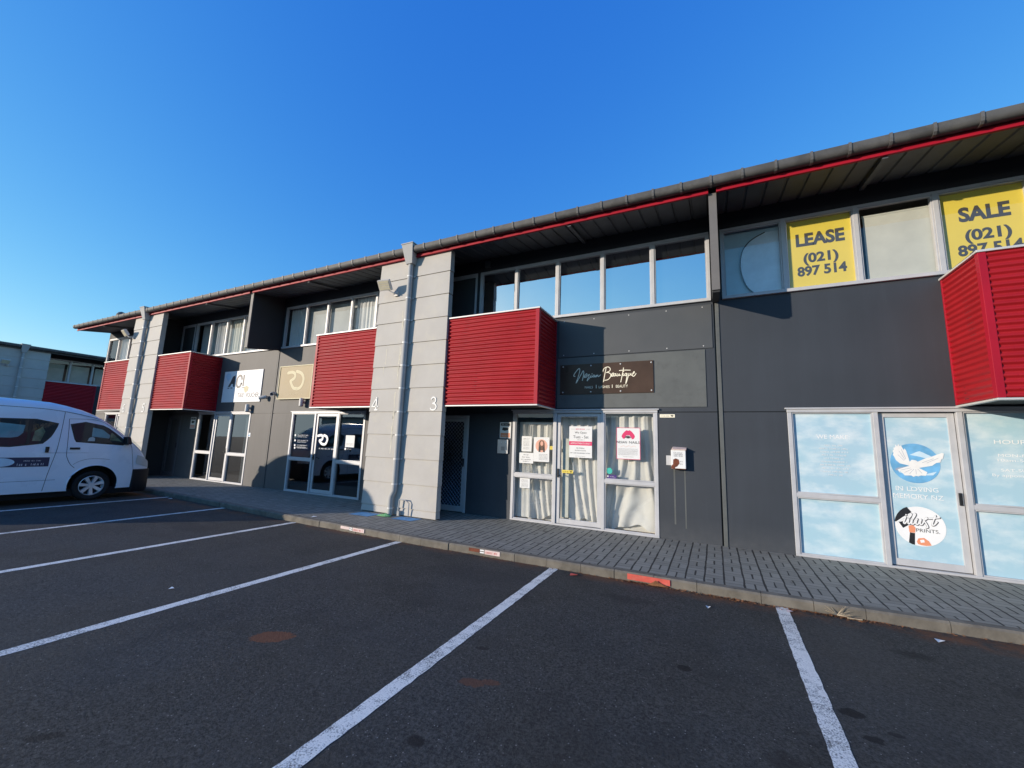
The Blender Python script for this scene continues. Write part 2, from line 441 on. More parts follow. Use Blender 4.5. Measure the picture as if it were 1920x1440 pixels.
M['interior_dark'] = plain('interior_dark', (.05, .05, .05), .9)
M['glass'] = glass_mat('clear_glass', (.965, .975, .96), .0, .85, wob=.03)
M['glass_dark'] = glass_mat('tinted_glass', (.40, .43, .42), .06, 1.3, wob=.04)
M['glass_mirror'] = glass_mat('mirror_film_glass', (.85, .88, .90), .66, 1.0, (1.0, 1.0, 1.0), wob=.12)
M['film'] = film_mat()
M['asphalt'] = asphalt_mat()
M['paver'] = paver_mat()
M['kerb'] = plain('kerb_concrete', (.165, .146, .116), .88, var=.3, scale=5, bump=.7, bscale=45, dirt=((.075, .065, .05), .75, 6))
M['line'] = line_mat()
M['white'] = plain('white_print', (.86, .86, .85), .5, var=.03)
M['paper'] = plain('paper', (.80, .80, .78), .6, var=.03)
M['ink'] = plain('black_print', (.018, .018, .020), .5, var=.05)
M['greyink'] = plain('grey_print', (.075, .07, .07), .5, var=.05)
M['yellow'] = plain('yellow_print', (.80, .62, .085), .5, var=.05, scale=1.2)
M['bronze'] = plain('bronze_acrylic', (.075, .047, .034), .3, var=.25, scale=1.5, spec=.18)
M['gold'] = plain('brass_plate', (.36, .275, .145), .52, metal=0, spec=.3, var=.2, scale=1.3, dirt=((.30, .22, .10), .5, 2))
M['goldlite'] = plain('pale_gold', (.78, .70, .48), .7, spec=.1, var=.05)
M['cream'] = plain('cream_lettering', (.95, .88, .68), .5, var=.03)
M['pink'] = plain('pink_print', (.72, .035, .14), .5, var=.04)
M['orange'] = plain('orange_print', (.80, .30, .16), .5, var=.05)
M['steel'] = plain('stainless_steel', (.45, .45, .46), .3, metal=.9, var=.1)
M['black'] = plain('black_plastic', (.015, .015, .016), .4, var=.1)
M['redsign'] = plain('red_plate', (.62, .10, .07), .6, var=.2, scale=9, dirt=((.45, .22, .16), .6, 16))
M['pinksign'] = plain('faded_plate', (.72, .56, .52), .6, var=.12, scale=8)
M['rust'] = plain('rust', (.16, .045, .022), .85, var=.4, scale=14)
M['blue'] = plain('blue_paint', (.10, .27, .48), .7, var=.25, scale=9)
M['green'] = plain('green_cloth', (.22, .52, .20), .8, var=.3, scale=12)
M['teal'] = plain('teal_print', (.05, .50, .40), .5)
M['purple'] = plain('purple_print', (.07, .03, .20), .5)
M['skyblue'] = plain('sky_blue_print', (.16, .42, .68), .35, var=.25, scale=5)
M['dove'] = plain('dove_white', (.84, .83, .80), .4, var=.05, scale=12)
M['doveshade'] = plain('dove_shade', (.33, .38, .47), .4)
M['cloud'] = plain('cloud_print', (.58, .74, .84), .4, var=.08)
M['navy'] = plain('navy_print', (.018, .026, .075), .4)
M['peach'] = plain('peach_print', (.78, .40, .29), .5)
M['hair'] = plain('brown_print', (.13, .055, .028), .5)
M['curtain'] = cloth_mat('cream_cloth', (.96, .945, .91), .4)
M['net'] = cloth_mat('white_net', (.92, .92, .92), .25)
M['blind'] = cloth_mat('pale_blind', (.78, .78, .70), .25)
M['shade'] = plain('silver_sunshade', (.74, .80, .88), .45, metal=.15, var=.15, scale=3, bump=.6, bscale=7)  # lightened to carry the sky reflected in its pane
M['floorboard'] = plain('timber_floor', (.24, .15, .09), .6, var=.2)
M['lens'] = plain('lamp_lens', (.70, .64, .46), .25, var=.1)
M['warmgrey'] = plain('lamp_body', (.60, .57, .52), .5)
M['paint_strip'] = plain('grey_strip', (.11, .11, .115), .5)
M['bg_cream'] = plain('cream_cladding', (.58, .55, .47), .7, var=.08)
M['leaf'] = plain('dry_leaf', (.20, .085, .035), .9, var=.5, scale=30)
M['deadgrass'] = plain('dead_grass', (.45, .36, .24), .9, var=.3, scale=30)
M['lime'] = plain('lime_streak', (.60, .56, .46), .8, var=.15, scale=14)
M['farglass'] = plain('far_window_tint', (.30, .55, .60), .5, var=.25, scale=3)
M['fargreen'] = plain('far_hedge_tint', (.26, .30, .18), .6, var=.5, scale=9)
M['greypane'] = cloth_mat('grey_pane_backing', (.60, .61, .60), .15)  # stands in for the grey reflected in the upper panes
M['sky_reflection_sheet'] = plain('sky_reflection_sheet', (.48, .62, .70), .6, var=.1)  # pale blue stands in for sky reflected in the pane
M['numeral'] = plain('numeral_white', (.76, .76, .73), .5, var=.05)
M['panefill'] = cloth_mat('pane_fill', (.24, .26, .27), .1)  # lightens the dark band in the mirrored panes
SCRIPT=[[(-2.357,2.783),(-2.377,2.783),(-2.383,2.808),(-2.353,2.856),(-2.314,2.903),(-2.28,2.93),(-2.265,2.9),(-2.279,2.833),(-2.307,2.737),(-2.336,2.651),(-2.273,2.755),(-2.22,2.849),(-2.201,2.882),(-2.188,2.857),(-2.193,2.79),(-2.214,2.699)],[(-2.165,2.77),(-2.136,2.788),(-2.122,2.806),(-2.137,2.821),(-2.166,2.794),(-2.18,2.765),(-2.17,2.749),(-2.136,2.759),(-2.103,2.791),(-2.079,2.809),(-2.088,2.785),(-2.09,2.757),(-2.112,2.724),(-2.121,2.686),(-2.102,2.709),(-2.068,2.746),(-2.045,2.788),(-2.052,2.76),(-2.04,2.75),(-2.015,2.773)],[(-1.983,2.79),(-2.002,2.791),(-2.016,2.763),(-2.001,2.753),(-1.978,2.785),(-1.98,2.757),(-1.965,2.756),(-1.949,2.789),(-1.954,2.751),(-1.93,2.783),(-1.916,2.786),(-1.918,2.764),(-1.902,2.76),(-1.867,2.79)],[(-1.761,2.927),(-1.785,2.81),(-1.812,2.656)],[(-1.822,2.85),(-1.808,2.896),(-1.766,2.927),(-1.72,2.93),(-1.687,2.895),(-1.701,2.853),(-1.757,2.828),(-1.72,2.826),(-1.678,2.791),(-1.687,2.74),(-1.729,2.695),(-1.789,2.683)],[(-1.664,2.762),(-1.632,2.789),(-1.628,2.812),(-1.651,2.804),(-1.669,2.772),(-1.66,2.753),(-1.623,2.765),(-1.614,2.797),(-1.591,2.801),(-1.614,2.797),(-1.623,2.761),(-1.6,2.76),(-1.587,2.796),(-1.587,2.764),(-1.569,2.763),(-1.559,2.795),(-1.564,2.763),(-1.546,2.757),(-1.523,2.793),(-1.523,2.761),(-1.496,2.769)],[(-1.446,2.901),(-1.469,2.777),(-1.497,2.64)],[(-1.523,2.854),(-1.429,2.857),(-1.326,2.851)],[(-1.451,2.795),(-1.456,2.758),(-1.434,2.762),(-1.416,2.793)],[(-1.389,2.796),(-1.416,2.793),(-1.42,2.761),(-1.402,2.756),(-1.384,2.792),(-1.389,2.727),(-1.408,2.613),(-1.39,2.654),(-1.363,2.745),(-1.349,2.795),(-1.354,2.758),(-1.331,2.762),(-1.314,2.793),(-1.314,2.761),(-1.296,2.76),(-1.287,2.773),(-1.256,2.804),(-1.261,2.823),(-1.278,2.8),(-1.292,2.76),(-1.275,2.736),(-1.248,2.753),(-1.226,2.789)],[(-1.948,2.604),(-1.948,2.538)],[(-1.651,2.599),(-1.651,2.538)]]
RDG=[[(-9.417,1.499),(-9.276,1.515),(-9.227,1.461),(-9.258,1.396),(-9.336,1.376),(-9.243,1.296),(-9.16,1.28)],[(-9.182,1.517),(-9.084,1.482),(-9.046,1.402),(-9.097,1.3),(-9.173,1.276)]]
RDS=[[(-10.812,3.237),(-10.634,3.253),(-10.506,3.199),(-10.511,3.088),(-10.641,3.014),(-10.66,2.983),(-10.522,2.804),(-10.389,2.784)],[(-10.447,3.268),(-10.25,3.211),(-10.135,3.073),(-10.153,2.902),(-10.251,2.795),(-10.386,2.768)]]
DOVE=[[(2.376,1.408),(2.351,1.56),(2.336,1.587),(2.326,1.565),(2.302,1.63),(2.288,1.613),(2.277,1.646),(2.262,1.612),(2.243,1.639),(2.24,1.598),(2.221,1.594),(2.224,1.567),(2.208,1.549),(2.217,1.522),(2.206,1.494),(2.219,1.472),(2.234,1.423),(2.273,1.381),(2.355,1.359)],[(2.355,1.359),(2.376,1.408),(2.399,1.437),(2.443,1.428),(2.459,1.413),(2.527,1.454),(2.611,1.49),(2.711,1.542),(2.73,1.532),(2.716,1.468),(2.699,1.456),(2.684,1.413),(2.644,1.406),(2.6,1.366),(2.501,1.34),(2.451,1.326),(2.402,1.323)],[(2.404,1.35),(2.354,1.348),(2.241,1.298),(2.256,1.266),(2.269,1.272),(2.296,1.241),(2.311,1.22),(2.377,1.225),(2.4,1.207),(2.426,1.223),(2.45,1.217),(2.476,1.231),(2.524,1.229),(2.545,1.278),(2.46,1.332)]]
DOVECLOUD=[[(2.383,1.501),(2.453,1.542),(2.487,1.555),(2.518,1.54),(2.603,1.489),(2.544,1.46),(2.489,1.479),(2.448,1.488)]]
DOVESH=[[(2.459,1.413),(2.527,1.454),(2.611,1.49),(2.711,1.547),(2.73,1.534),(2.61,1.479),(2.526,1.437)],[(2.212,1.307),(2.252,1.331),(2.355,1.353),(2.354,1.345),(2.241,1.298),(2.236,1.281)],[(2.399,1.442),(2.448,1.436),(2.443,1.423),(2.402,1.426)]]
CENT=[[(2.425,1.389),(2.158,1.431),(2.678,1.349),(2.463,1.657),(2.394,1.124)],[(2.416,0.569),(2.152,0.596),(2.667,0.542),(2.394,0.83),(2.43,0.303)]]
ILLB=[[(2.157,0.607),(2.169,0.656),(2.194,0.707),(2.222,0.747),(2.259,0.782),(2.297,0.802),(2.341,0.738),(2.276,0.689),(2.245,0.665),(2.169,0.593)],[(2.198,0.596),(2.238,0.522),(2.303,0.571),(2.274,0.62)],[(2.303,0.472),(2.354,0.468),(2.341,0.317),(2.311,0.323),(2.282,0.34)]]
ILLS=[[(2.294,0.554),(2.34,0.575),(2.365,0.537),(2.356,0.473),(2.299,0.472)],[(2.363,0.361),(2.382,0.405),(2.439,0.417),(2.484,0.382),(2.507,0.329),(2.454,0.317),(2.407,0.321),(2.372,0.331)]]
ILLW=[[(2.397,0.386),(2.437,0.396),(2.442,0.361),(2.402,0.351)]]
ILLT=[[(2.177,0.594),(2.248,0.654),(2.267,0.662)],[(2.274,0.668),(2.248,0.596),(2.263,0.585),(2.297,0.644),(2.334,0.7),(2.323,0.71),(2.293,0.601),(2.306,0.582),(2.332,0.627),(2.375,0.705),(2.361,0.714),(2.33,0.6),(2.345,0.584),(2.377,0.632),(2.389,0.654),(2.372,0.6),(2.389,0.584),(2.427,0.653),(2.414,0.596),(2.434,0.591),(2.477,0.674),(2.489,0.67),(2.458,0.641),(2.472,0.611),(2.487,0.562),(2.474,0.552)],[(2.575,0.715),(2.534,0.606),(2.551,0.594),(2.584,0.634)],[(2.509,0.672),(2.613,0.694)],[(2.28,0.7),(2.282,0.698)]]
# ------------------------------------------------------------------ camera, sun, sky
HC = 1.4567
yaw, pitch, roll = R(-26.592), R(8.4178), R(2.0086)
f = Vector((math.sin(yaw) * math.cos(pitch), math.cos(yaw) * math.cos(pitch), math.sin(pitch)))
r0 = f.cross(Vector((0, 0, 1))).normalized(); u0 = r0.cross(f)
r1 = r0 * math.cos(roll) + u0 * math.sin(roll); u1 = -r0 * math.sin(roll) + u0 * math.cos(roll)
cam = bpy.data.cameras.new('camera'); co = bpy.data.objects.new('camera', cam); COL.objects.link(co)
mw = Matrix((r1, u1, -f)).transposed().to_4x4(); mw.translation = Vector((0, -7.425, HC)); co.matrix_world = mw
cam.sensor_width = 36.0; cam.lens = 762.15 / 1920 * 36; cam.clip_start = .05; cam.clip_end = 2000
scene.camera = co

SUNV = Vector((.95, .90, -.235)).normalized()
sun = bpy.data.lights.new('sun', 'SUN'); sun.energy = 4.8; sun.angle = R(.55); sun.color = (1.0, .87, .72)
so = bpy.data.objects.new('sun', sun); COL.objects.link(so); so.rotation_euler = SUNV.to_track_quat('-Z', 'Y').to_euler(); so.location = (-30, -30, 20)
w = bpy.data.worlds.new('World'); scene.world = w; w.use_nodes = True
nt = w.node_tree; n = N(nt); bg = nt.nodes['Background']
sky = n.add('ShaderNodeTexSky'); sky.sky_type = 'NISHITA'; sky.sun_disc = False
sky.sun_elevation = math.asin(-SUNV.z); sky.sun_rotation = math.atan2(-SUNV.x, -SUNV.y)
sky.air_density = 1.0; sky.dust_density = .3; sky.ozone_density = 2.5
sc_ = n.add('ShaderNodeSeparateColor'); n.l(sky.outputs[0], sc_.inputs[0]); cc_ = n.add('ShaderNodeCombineColor')
chan = []
# clear deep blue of a phone camera: a curve on each channel of the sky
for i, (k, p) in enumerate(((1.89, 1.5), (1.35, .92), (1.158, .3375))):
    chan.append(n.math('MULTIPLY', n.math('POWER', n.math('MULTIPLY', sc_.outputs[i], .15), p), k / .15))
# the glow round the low sun stays a pale cream
cr_ = n.math('MINIMUM', chan[0], .80 / .15); n.l(cr_, cc_.inputs[0])
n.l(n.math('MINIMUM', n.math('MAXIMUM', chan[1], n.math('MULTIPLY', cr_, .88)), 1.0 / .15), cc_.inputs[1])
n.l(n.math('MINIMUM', n.math('MAXIMUM', chan[2], n.math('MULTIPLY', cr_, .74)), 1.1 / .15), cc_.inputs[2])
n.l(cc_.outputs[0], bg.inputs[0]); bg.inputs[1].default_value = .15
scene.view_settings.view_transform = 'Standard'; scene.view_settings.look = 'None'; scene.view_settings.exposure = 0
scene.render.engine = 'CYCLES'
scene.cycles.max_bounces = 8; scene.cycles.transparent_max_bounces = 12; scene.cycles.caustics_reflective = False; scene.cycles.caustics_refractive = False

# ------------------------------------------------------------------ ground, pavement, kerb, markings
ZA = -.12
g = MB(); g.face([(-300, -300, ZA), (300, -300, ZA), (300, 300, ZA), (-300, 300, ZA)])
tag(g.build('car_park_ground', M['asphalt']), 'dark asphalt car park with oil and rust stains', kind='structure')
KP = [(-60, -1.75), (-24, -1.78), (-14, -1.84), (-9.9, -2.0), (-6.9, -2.16), (-4.3, -2.2), (-1.9, -2.16), (.5, -2.12), (2.4, -1.98), (6, -1.95), (14, -1.95)]
def ky(x):
    for (a, b), (c, d) in zip(KP, KP[1:]):
        if a <= x <= c: return b + (d - b) * (x - a) / (c - a)
    return KP[-1][1]
ZK = -.02
pv = MB(); xs = [-31 + .5 * i for i in range(90)]
for a, b in zip(xs, xs[1:]):
    pv.face([(a, ky(a) + .115, ZK), (b, ky(b) + .115, ZK), (b, .15, .001), (a, .15, .001)])
tag(pv.build('pavement', M['paver'], smooth=True), 'grey basket weave paved footpath along the shops', kind='structure')
kb = MB(); x = -31.0; kr = random.Random(4)
while x < 13.4:
    L = kr.choice((.42, .46, .46, .5, .62, .34)); a, b = x + .0025, x + L - .0025
    j = kr.uniform(-.007, .007)
    for (p, q) in ((a, b),):
        ya, yb = ky(p) + j, ky(q) + j
        bot = [(p, ya, ZA - .05), (q, yb, ZA - .05), (q, yb + .113, ZA - .05), (p, ya + .113, ZA - .05)]
        m1 = [(p, ya, ZK - .016), (q, yb, ZK - .016), (q, yb + .113, ZK - .016), (p, ya + .113, ZK - .016)]
        t1 = [(p, ya + .016, ZK + .003), (q, yb + .016, ZK + .003), (q, yb + .113, ZK + .003), (p, ya + .113, ZK + .003)]
        kb.hexa(bot, m1); kb.hexa(m1, t1)
    x += L
kb.prism_x([(-1.9, ZA - .05), (-1.9, ZK - .03), (-1.85, ZK - .03), (-1.85, ZA - .05)], -31, 13)
tag(kb.build('kerb', M['kerb']), 'weathered concrete kerb stones edging the footpath', kind='structure')

LN = [('parking line nearest the printed memorial shopfront, running out of the bottom of the picture', .56, -.02), ('long parking line pointing at the beauty salon entrance', -1.93, .03),
      ('parking line ending near the foot of the numbered grey pier', -4.50, -.035), ('parking line ending before the plate on the kerb beside the dark glass shopfront', -7.05, 0),
      ('parking line second from the parked van', -9.55, 0), ('thin parking line right beside the van tyres', -12.08, 0), ('parking line hidden behind the parked van', -14.62, 0)]
for lab, x, tilt in LN:
    lm = MB(); ye = -2.27; lr = random.Random(int(x * 100))
    hw = .056; N_ = 80; y0, y1 = -7.3, ky(x) + (-.015 if x < 0 else .01)
    L_ = []; R_ = []
    for i in range(N_ + 1):
        y = y0 + (y1 - y0) * i / N_; xt = x + tilt * (y1 - y) / 3.8
        L_.append((xt - hw + lr.uniform(-.004, .004), y, ZA + .002)); R_.append((xt + hw + lr.uniform(-.004, .004), y + (.012 if i == N_ else 0), ZA + .002))
    for i in range(N_): lm.face([L_[i], R_[i], R_[i + 1], L_[i + 1]])
    tag(lm.build('parking_line', M['line']), 'white ' + lab, 'parking line', 'white parking bay lines')

# painted squares beside the pier
for lab, (x0, x1, y0, y1) in (('faded blue painted square on the footpath at the left of the downpipe foot', (-6.5, -6.02, -1.42, -1.10)), ('faded blue painted square on the footpath at the right of the downpipe foot', (-5.52, -5.06, -1.30, -1.02))):
    mb = MB(); z0 = -.020 + .0095 * (2.1 + y0) + .006
    zz = lambda y: ZK + (y + 2.0) / 2.15 * .021 + .006
    mb.face([(x0, y0, zz(y0)), (x1, y0 + .03, zz(y0)), (x1 + .03, y1 + .03, zz(y1)), (x0 + .03, y1, zz(y1))])
    tag(mb.build('painted_square', M['blue']), lab, 'painted square', 'blue squares at the pier')
mb = MB(); cr = random.Random(8)
ring = [(-5.82 + .2 * math.cos(a) * cr.uniform(.75, 1.15), -1.16 + .10 * math.sin(a) * cr.uniform(.75, 1.1)) for a in [i * .45 for i in range(14)]]
for i in range(14):
    p, q = ring[i], ring[(i + 1) % 14]
    mb.face([(p[0], p[1], .0), (q[0], q[1], .0), (-5.80, -1.13, .035 + cr.uniform(0, .012))])
tag(mb.build('cloth_rag', M['green'], smooth=True), 'crumpled light green rag at the foot of the downpipe', 'rag')

# kerb plates
def kerb_plate(x0, x1, label, kind):
    t = thing('kerb_plate', label, 'kerb plate', ((x0 + x1) / 2, ky((x0 + x1) / 2), ZA), group='number plates on the kerb face')
    off = t.location
    F = lambda u, v, d=0: (u, ky(u) - d - .006, v)
    if kind == 'red':
        a = MB(); slab(a, F, x0, x1, -.095, -.03, 0, .006); a.build('plate', M['redsign'], t, off=off)
        a = MB(); poly(a, F, [(x0 + .23, -.118), (x0 + .30, -.07), (x0 + .33, -.05), (x0 + .36, -.07), (x0 + .47, -.105)], .03); a.build('leaf_clump', M['leaf'], t, off=off)
    else:
        xm = x0 + (x1 - x0) * .52
        a = MB(); slab(a, F, xm, x1, -.085, -.028, 0, .006); a.build('plate', M['pinksign'], t, off=off)
        a = MB(); slab(a, F, x0, xm - .08, -.075, -.03, 0, .004); a.build('worn_plate', M['rust'] if kind == 'b' else M['pinksign'], t, off=off)
        a = MB(); rect(a, F, xm - .075, xm - .01, -.05, -.032, .005); rect(a, F, xm - .075, xm - .01, -.08, -.062, .005); a.build('emblem', M['white'], t, off=off)
        a = MB(); smallprint(a, F, xm + .02, x1 - .02, -.072, -.042, .008, 5); a.build('lettering', M['redsign'], t, off=off)
kerb_plate(-5.82, -5.26, 'faded pink and white kerb plate below the numbered pier', 'a')
kerb_plate(-3.22, -2.72, 'faded pink kerb plate with rusted half facing the salon entrance', 'b')
kerb_plate(-1.0, -.52, 'bright red blank kerb plate with dead leaves', 'red')

# litter along the kerb
lf = MB(); lr = random.Random(3)
def leafbit(x, y, z, s):
    a = lr.uniform(0, 6.28); b = a + lr.uniform(1.8, 2.6)
    lf.face([(x, y, z), (x + s * math.cos(a), y + s * math.sin(a), z + s * lr.uniform(0, .5)), (x + s * .6 * math.cos(b), y + s * .6 * math.sin(b), z + s * lr.uniform(0, .4))])
for i in range(1700):
    x = lr.choice((lr.gauss(1.05, .22), lr.gauss(.15, .25), lr.uniform(-6, 3.2), lr.gauss(-.8, .2)))
    leafbit(x, ky(x) - abs(lr.gauss(0, .035)) - .005, ZA + .005, lr.uniform(.006, .026))
for i in range(60):
    x = lr.uniform(-5, 3); leafbit(x, lr.uniform(-2.0, -.05), .004, lr.uniform(.004, .012))
tag(lf.build('leaf_litter', M['leaf']), 'brown dead leaves and dirt along the kerb', kind='stuff')
mb = MB()
for i in range(16):
    a = lr.uniform(-.5, 3.6); c0 = Vector((1.02, ky(1.02) - .04, ZA + .02))
    mb.tube([c0, c0 + Vector((math.cos(a) * lr.uniform(.06, .14), math.sin(a) * .05 - .02, lr.uniform(.0, .09)))], [.003, .001], 4)
mb.tube([(1.10, ky(1.1) - .05, ZA + .012), (1.22, ky(1.2) - .04, ZA + .012)], .006, 5)
tag(mb.build('dead_weed', M['deadgrass']), 'dry weed clump with pale stalks at the kerb near the last white line', 'weed')
def scrap(x, y, w_, h_, a, mat, label, z=ZA + .004):
    mb = MB(); ca, sa = math.cos(a), math.sin(a)
    P = [(-w_, -h_, 0), (w_, -h_ * .8, .012), (w_ * .9, h_, .004), (-w_ * .8, h_ * 1.1, .015)]
    mb.face([(x + p[0] * ca - p[1] * sa, y + p[0] * sa + p[1] * ca, z + p[2]) for p in P])
    tag(mb.build('litter_scrap', mat), label, 'litter', 'scraps of litter on the asphalt')
scrap(-1.62, -2.30, .05, .025, .3, M['redsign'], 'crumpled red wrapper on asphalt beside the salon parking line')
scrap(1.70, -2.30, .035, .02, .5, M['paper'], 'small white paper scrap by the kerb in the last bay')
scrap(.62, -2.22, .03, .015, .2, M['pinksign'], 'pale pink scrap against the kerb just right of the last line')
scrap(-.12, -2.55, .022, .016, .8, M['paper'], 'small white scrap out in the bay before the red kerb plate')
scrap(-11.7, -2.05, .05, .03, .1, M['paper'], 'white paper scrap at the end of the line beside the van')
scrap(-6.75, -2.0 + .02, .05, .025, .4, M['paper'], 'white paper scrap on the kerb edge left of the pier', ZK + .006)
scrap(-5.0, -5.0, .022, .016, .2, M['paper'], 'tiny white scrap lying near the long line left of the rust stain')
# ------------------------------------------------------------------ the building row
ZJ0, ZJ1 = 2.086, 2.100         # horizontal panel joint
ZS, ZH = 3.985, 5.245           # upper window sill, head
FT = 2.13                       # shopfront frame top
YF, ZF0, ZF1 = -1.0, 5.361, 5.446
PJ = [0, .135, .60, 1.09, 1.565, 2.035, 2.52, 2.995, 3.48, 3.965, 4.45, 4.935, 5.40]

def wall_sheet(mb, x0, x1, z0, z1, holes, y=0.0, depth=.12, edge=.05):
    hs = [(max(h[0], x0), min(h[1], x1), max(h[2], z0), min(h[3], z1)) for h in holes]
    hs = [h for h in hs if h[0] < h[1] - 1e-6 and h[2] < h[3] - 1e-6]
    xs = sorted({x0, x1} | {h[0] for h in hs} | {h[1] for h in hs}); zs = sorted({z0, z1} | {h[2] for h in hs} | {h[3] for h in hs})
    inside = lambda x, z: any(h[0] < x < h[1] and h[2] < z < h[3] for h in hs)
    for a, b in zip(xs, xs[1:]):
        for c, d in zip(zs, zs[1:]):
            if not inside((a + b) / 2, (c + d) / 2):
                mb.face([(a, y, c), (b, y, c), (b, y, d), (a, y, d)])
                mb.face([(a, y + depth, c), (a, y + depth, d), (b, y + depth, d), (b, y + depth, c)])
    for h in hs:
        a, b, c, d = h
        if a > x0: mb.face([(a, y, c), (a, y, d), (a, y + depth, d), (a, y + depth, c)])
        if b < x1: mb.face([(b, y, c), (b, y + depth, c), (b, y + depth, d), (b, y, d)])
        if d < z1: mb.face([(a, y, d), (b, y, d), (b, y + depth, d), (a, y + depth, d)])
        if c > z0: mb.face([(a, y, c), (a, y + depth, c), (b, y + depth, c), (b, y, c)])
    for xe in (x0, x1):
        segs = [(c, d) for c, d in zip(zs, zs[1:]) if not inside(xe + (1e-4 if xe == x0 else -1e-4), (c + d) / 2)]
        for c, d in segs: mb.face([(xe, y, c), (xe, y + depth, c), (xe, y + depth, d), (xe, y, d)])
    for ze in (z0, z1):
        for a, b in zip(xs, xs[1:]):
            if not inside((a + b) / 2, ze + (1e-4 if ze == z0 else -1e-4)): mb.face([(a, y, ze), (a, y + depth, ze), (b, y + depth, ze), (b, y, ze)])

def corrugated(mb, axis, a0, a1, fixed, z0, z1, out, pitch=.0765, amp=.0125):
    """horizontal ribs; axis 'x': face in y=fixed, 'y': face in x=fixed; out = sign of the outward direction"""
    n = int((z1 - z0) / pitch * 10)
    pts = []
    for i in range(n + 1):
        z = z0 + (z1 - z0) * i / n
        pts.append((fixed + out * amp * math.sin(2 * math.pi * (z - z0) / pitch), z))
    vs = []; fs = []; m = 14; q = random.Random(int(abs(a0 * 31 + fixed * 17) * 10))
    p1, p2 = q.uniform(0, 6), q.uniform(0, 6)
    for p, z in pts:
        for k in range(m + 1):
            a = a0 + (a1 - a0) * k / m
            d = out * .0014 * (math.sin(a * 5.1 + z * 1.3 + p1) + .7 * math.sin(a * 11.0 - z * 3.1 + p2)) if 0 < k < m else 0
            zz = z + .0025 * math.sin(a * 3.3 + p2)
            vs.append((a, p + d, zz) if axis == 'x' else (p + d, a, zz))
    for i in range(n):
        for k in range(m):
            b = i * (m + 1) + k; fs.append((b, b + 1, b + m + 2, b + m + 1))
    mb.mesh(vs, fs)

def pier(root, xc):
    mb = MB(); h = .945
    for a, b in zip(PJ, PJ[1:]):
        k0, k1 = .010, .0
        def ring(z, e): return [(xc - h - e, -.95 - e, z), (xc + h + e, -.95 - e, z), (xc + h + e, -.82, z), (xc - h - e, -.82, z)]
        mb.hexa(ring(a + .007, k0), ring(b - .007, k1))
        mb.hexa(ring(b - .007, -.010), ring(b + .007, -.010))
    return mb.build('pier', M['pier'], root)

def shopfront(root, xg, s, panes, mull=(1.89, 2.81), door_hand=None, proud=.012, recess=0.0, lever=True):
    """t runs from the party line towards the pier; frame 0.94 .. 3.72"""
    X = lambda t: xg + s * t
    t0, t1 = .94, 3.72
    fm = MB(); ya, yb = -proud, .055
    def bar(ta, tb, z0, z1, y0=ya, y1=yb, m=fm):
        a, b = sorted((X(ta), X(tb))); m.box(a, b, y0, y1, z0, z1)
    bar(t0, t0 + .055, .03, FT - .045); bar(t1 - .055, t1, .03, FT - .045)
    bar(t0 - .004, t1 + .004, FT - .045, FT, ya - .012)
    bar(t0, t1, .0, .03, ya - .004)
    for m_ in mull: bar(m_ - .028, m_ + .028, .03, FT - .045)
    for ta, tb in ((t0 + .055, mull[0] - .028), (mull[1] + .028, t1 - .055)):
        bar(ta, tb, .835, .895, ya + .003)
        for zz0, zz1 in ((.03, .835), (.895, FT - .045)):       # slim inner beads
            bar(ta, ta + .018, zz0, zz1, ya + .012, yb - .005); bar(tb - .018, tb, zz0, zz1, ya + .012, yb - .005)
            bar(ta + .018, tb - .018, zz0, zz0 + .018, ya + .012, yb - .005); bar(ta + .018, tb - .018, zz1 - .018, zz1, ya + .012, yb - .005)
    bar(t0 - .03, t1 + .03, FT, FT + .022, -.045, .02)          # head flashing
    o = fm.build('shopfront', M['alu'], root, bevel=.003)
    d = MB(); ta, tb = mull[0] + .028, mull[1] - .028
    def dbar(a_, b_, z0, z1): bar(a_, b_, z0, z1, .012 + recess, .052 + recess, d)
    dbar(ta + .006, ta + .075, .04, FT - .055); dbar(tb - .075, tb - .006, .04, FT - .055)
    dbar(ta + .075, tb - .075, .04, .125); dbar(ta + .075, tb - .075, FT - .115, FT - .055)
    d.build('door', M['alu'], o, bevel=.003)
    def pane(ta_, tb_, z0, z1, mat, y=.036):
        p = MB(); a, b = sorted((X(ta_), X(tb_))); p.face([(a, y, z0), (b, y, z0), (b, y, z1), (a, y, z1)]); p.build('pane', M[mat], o)
    a0, a1, b0, b1 = t0 + .05, mull[0] - .025, mull[1] + .025, t1 - .05
    pane(a0, a1, .03, .84, panes[0]); pane(a0, a1, .89, FT - .05, panes[1]); pane(ta + .07, tb - .07, .12, FT - .11, panes[2], .030 + recess)
    pane(b0, b1, .03, .84, panes[3]); pane(b0, b1, .89, FT - .05, panes[4])
    hx = X(ta + .04) if door_hand == 'near' else X(tb - .04)
    hd = MB(); hd.box(hx - .016, hx + .016, -.006 + recess, .012 + recess, .87, 1.03)
    sg = 1 if hx < X((ta + tb) / 2) else -1
    if lever: hd.tube([(hx, -.006, .93), (hx, -.045, .93), (hx + sg * .05, -.05, .915), (hx + sg * .09, -.05, .895)], .009, 8)
    hd.build('door_handle', M['black'], o, bevel=.002)
    return o

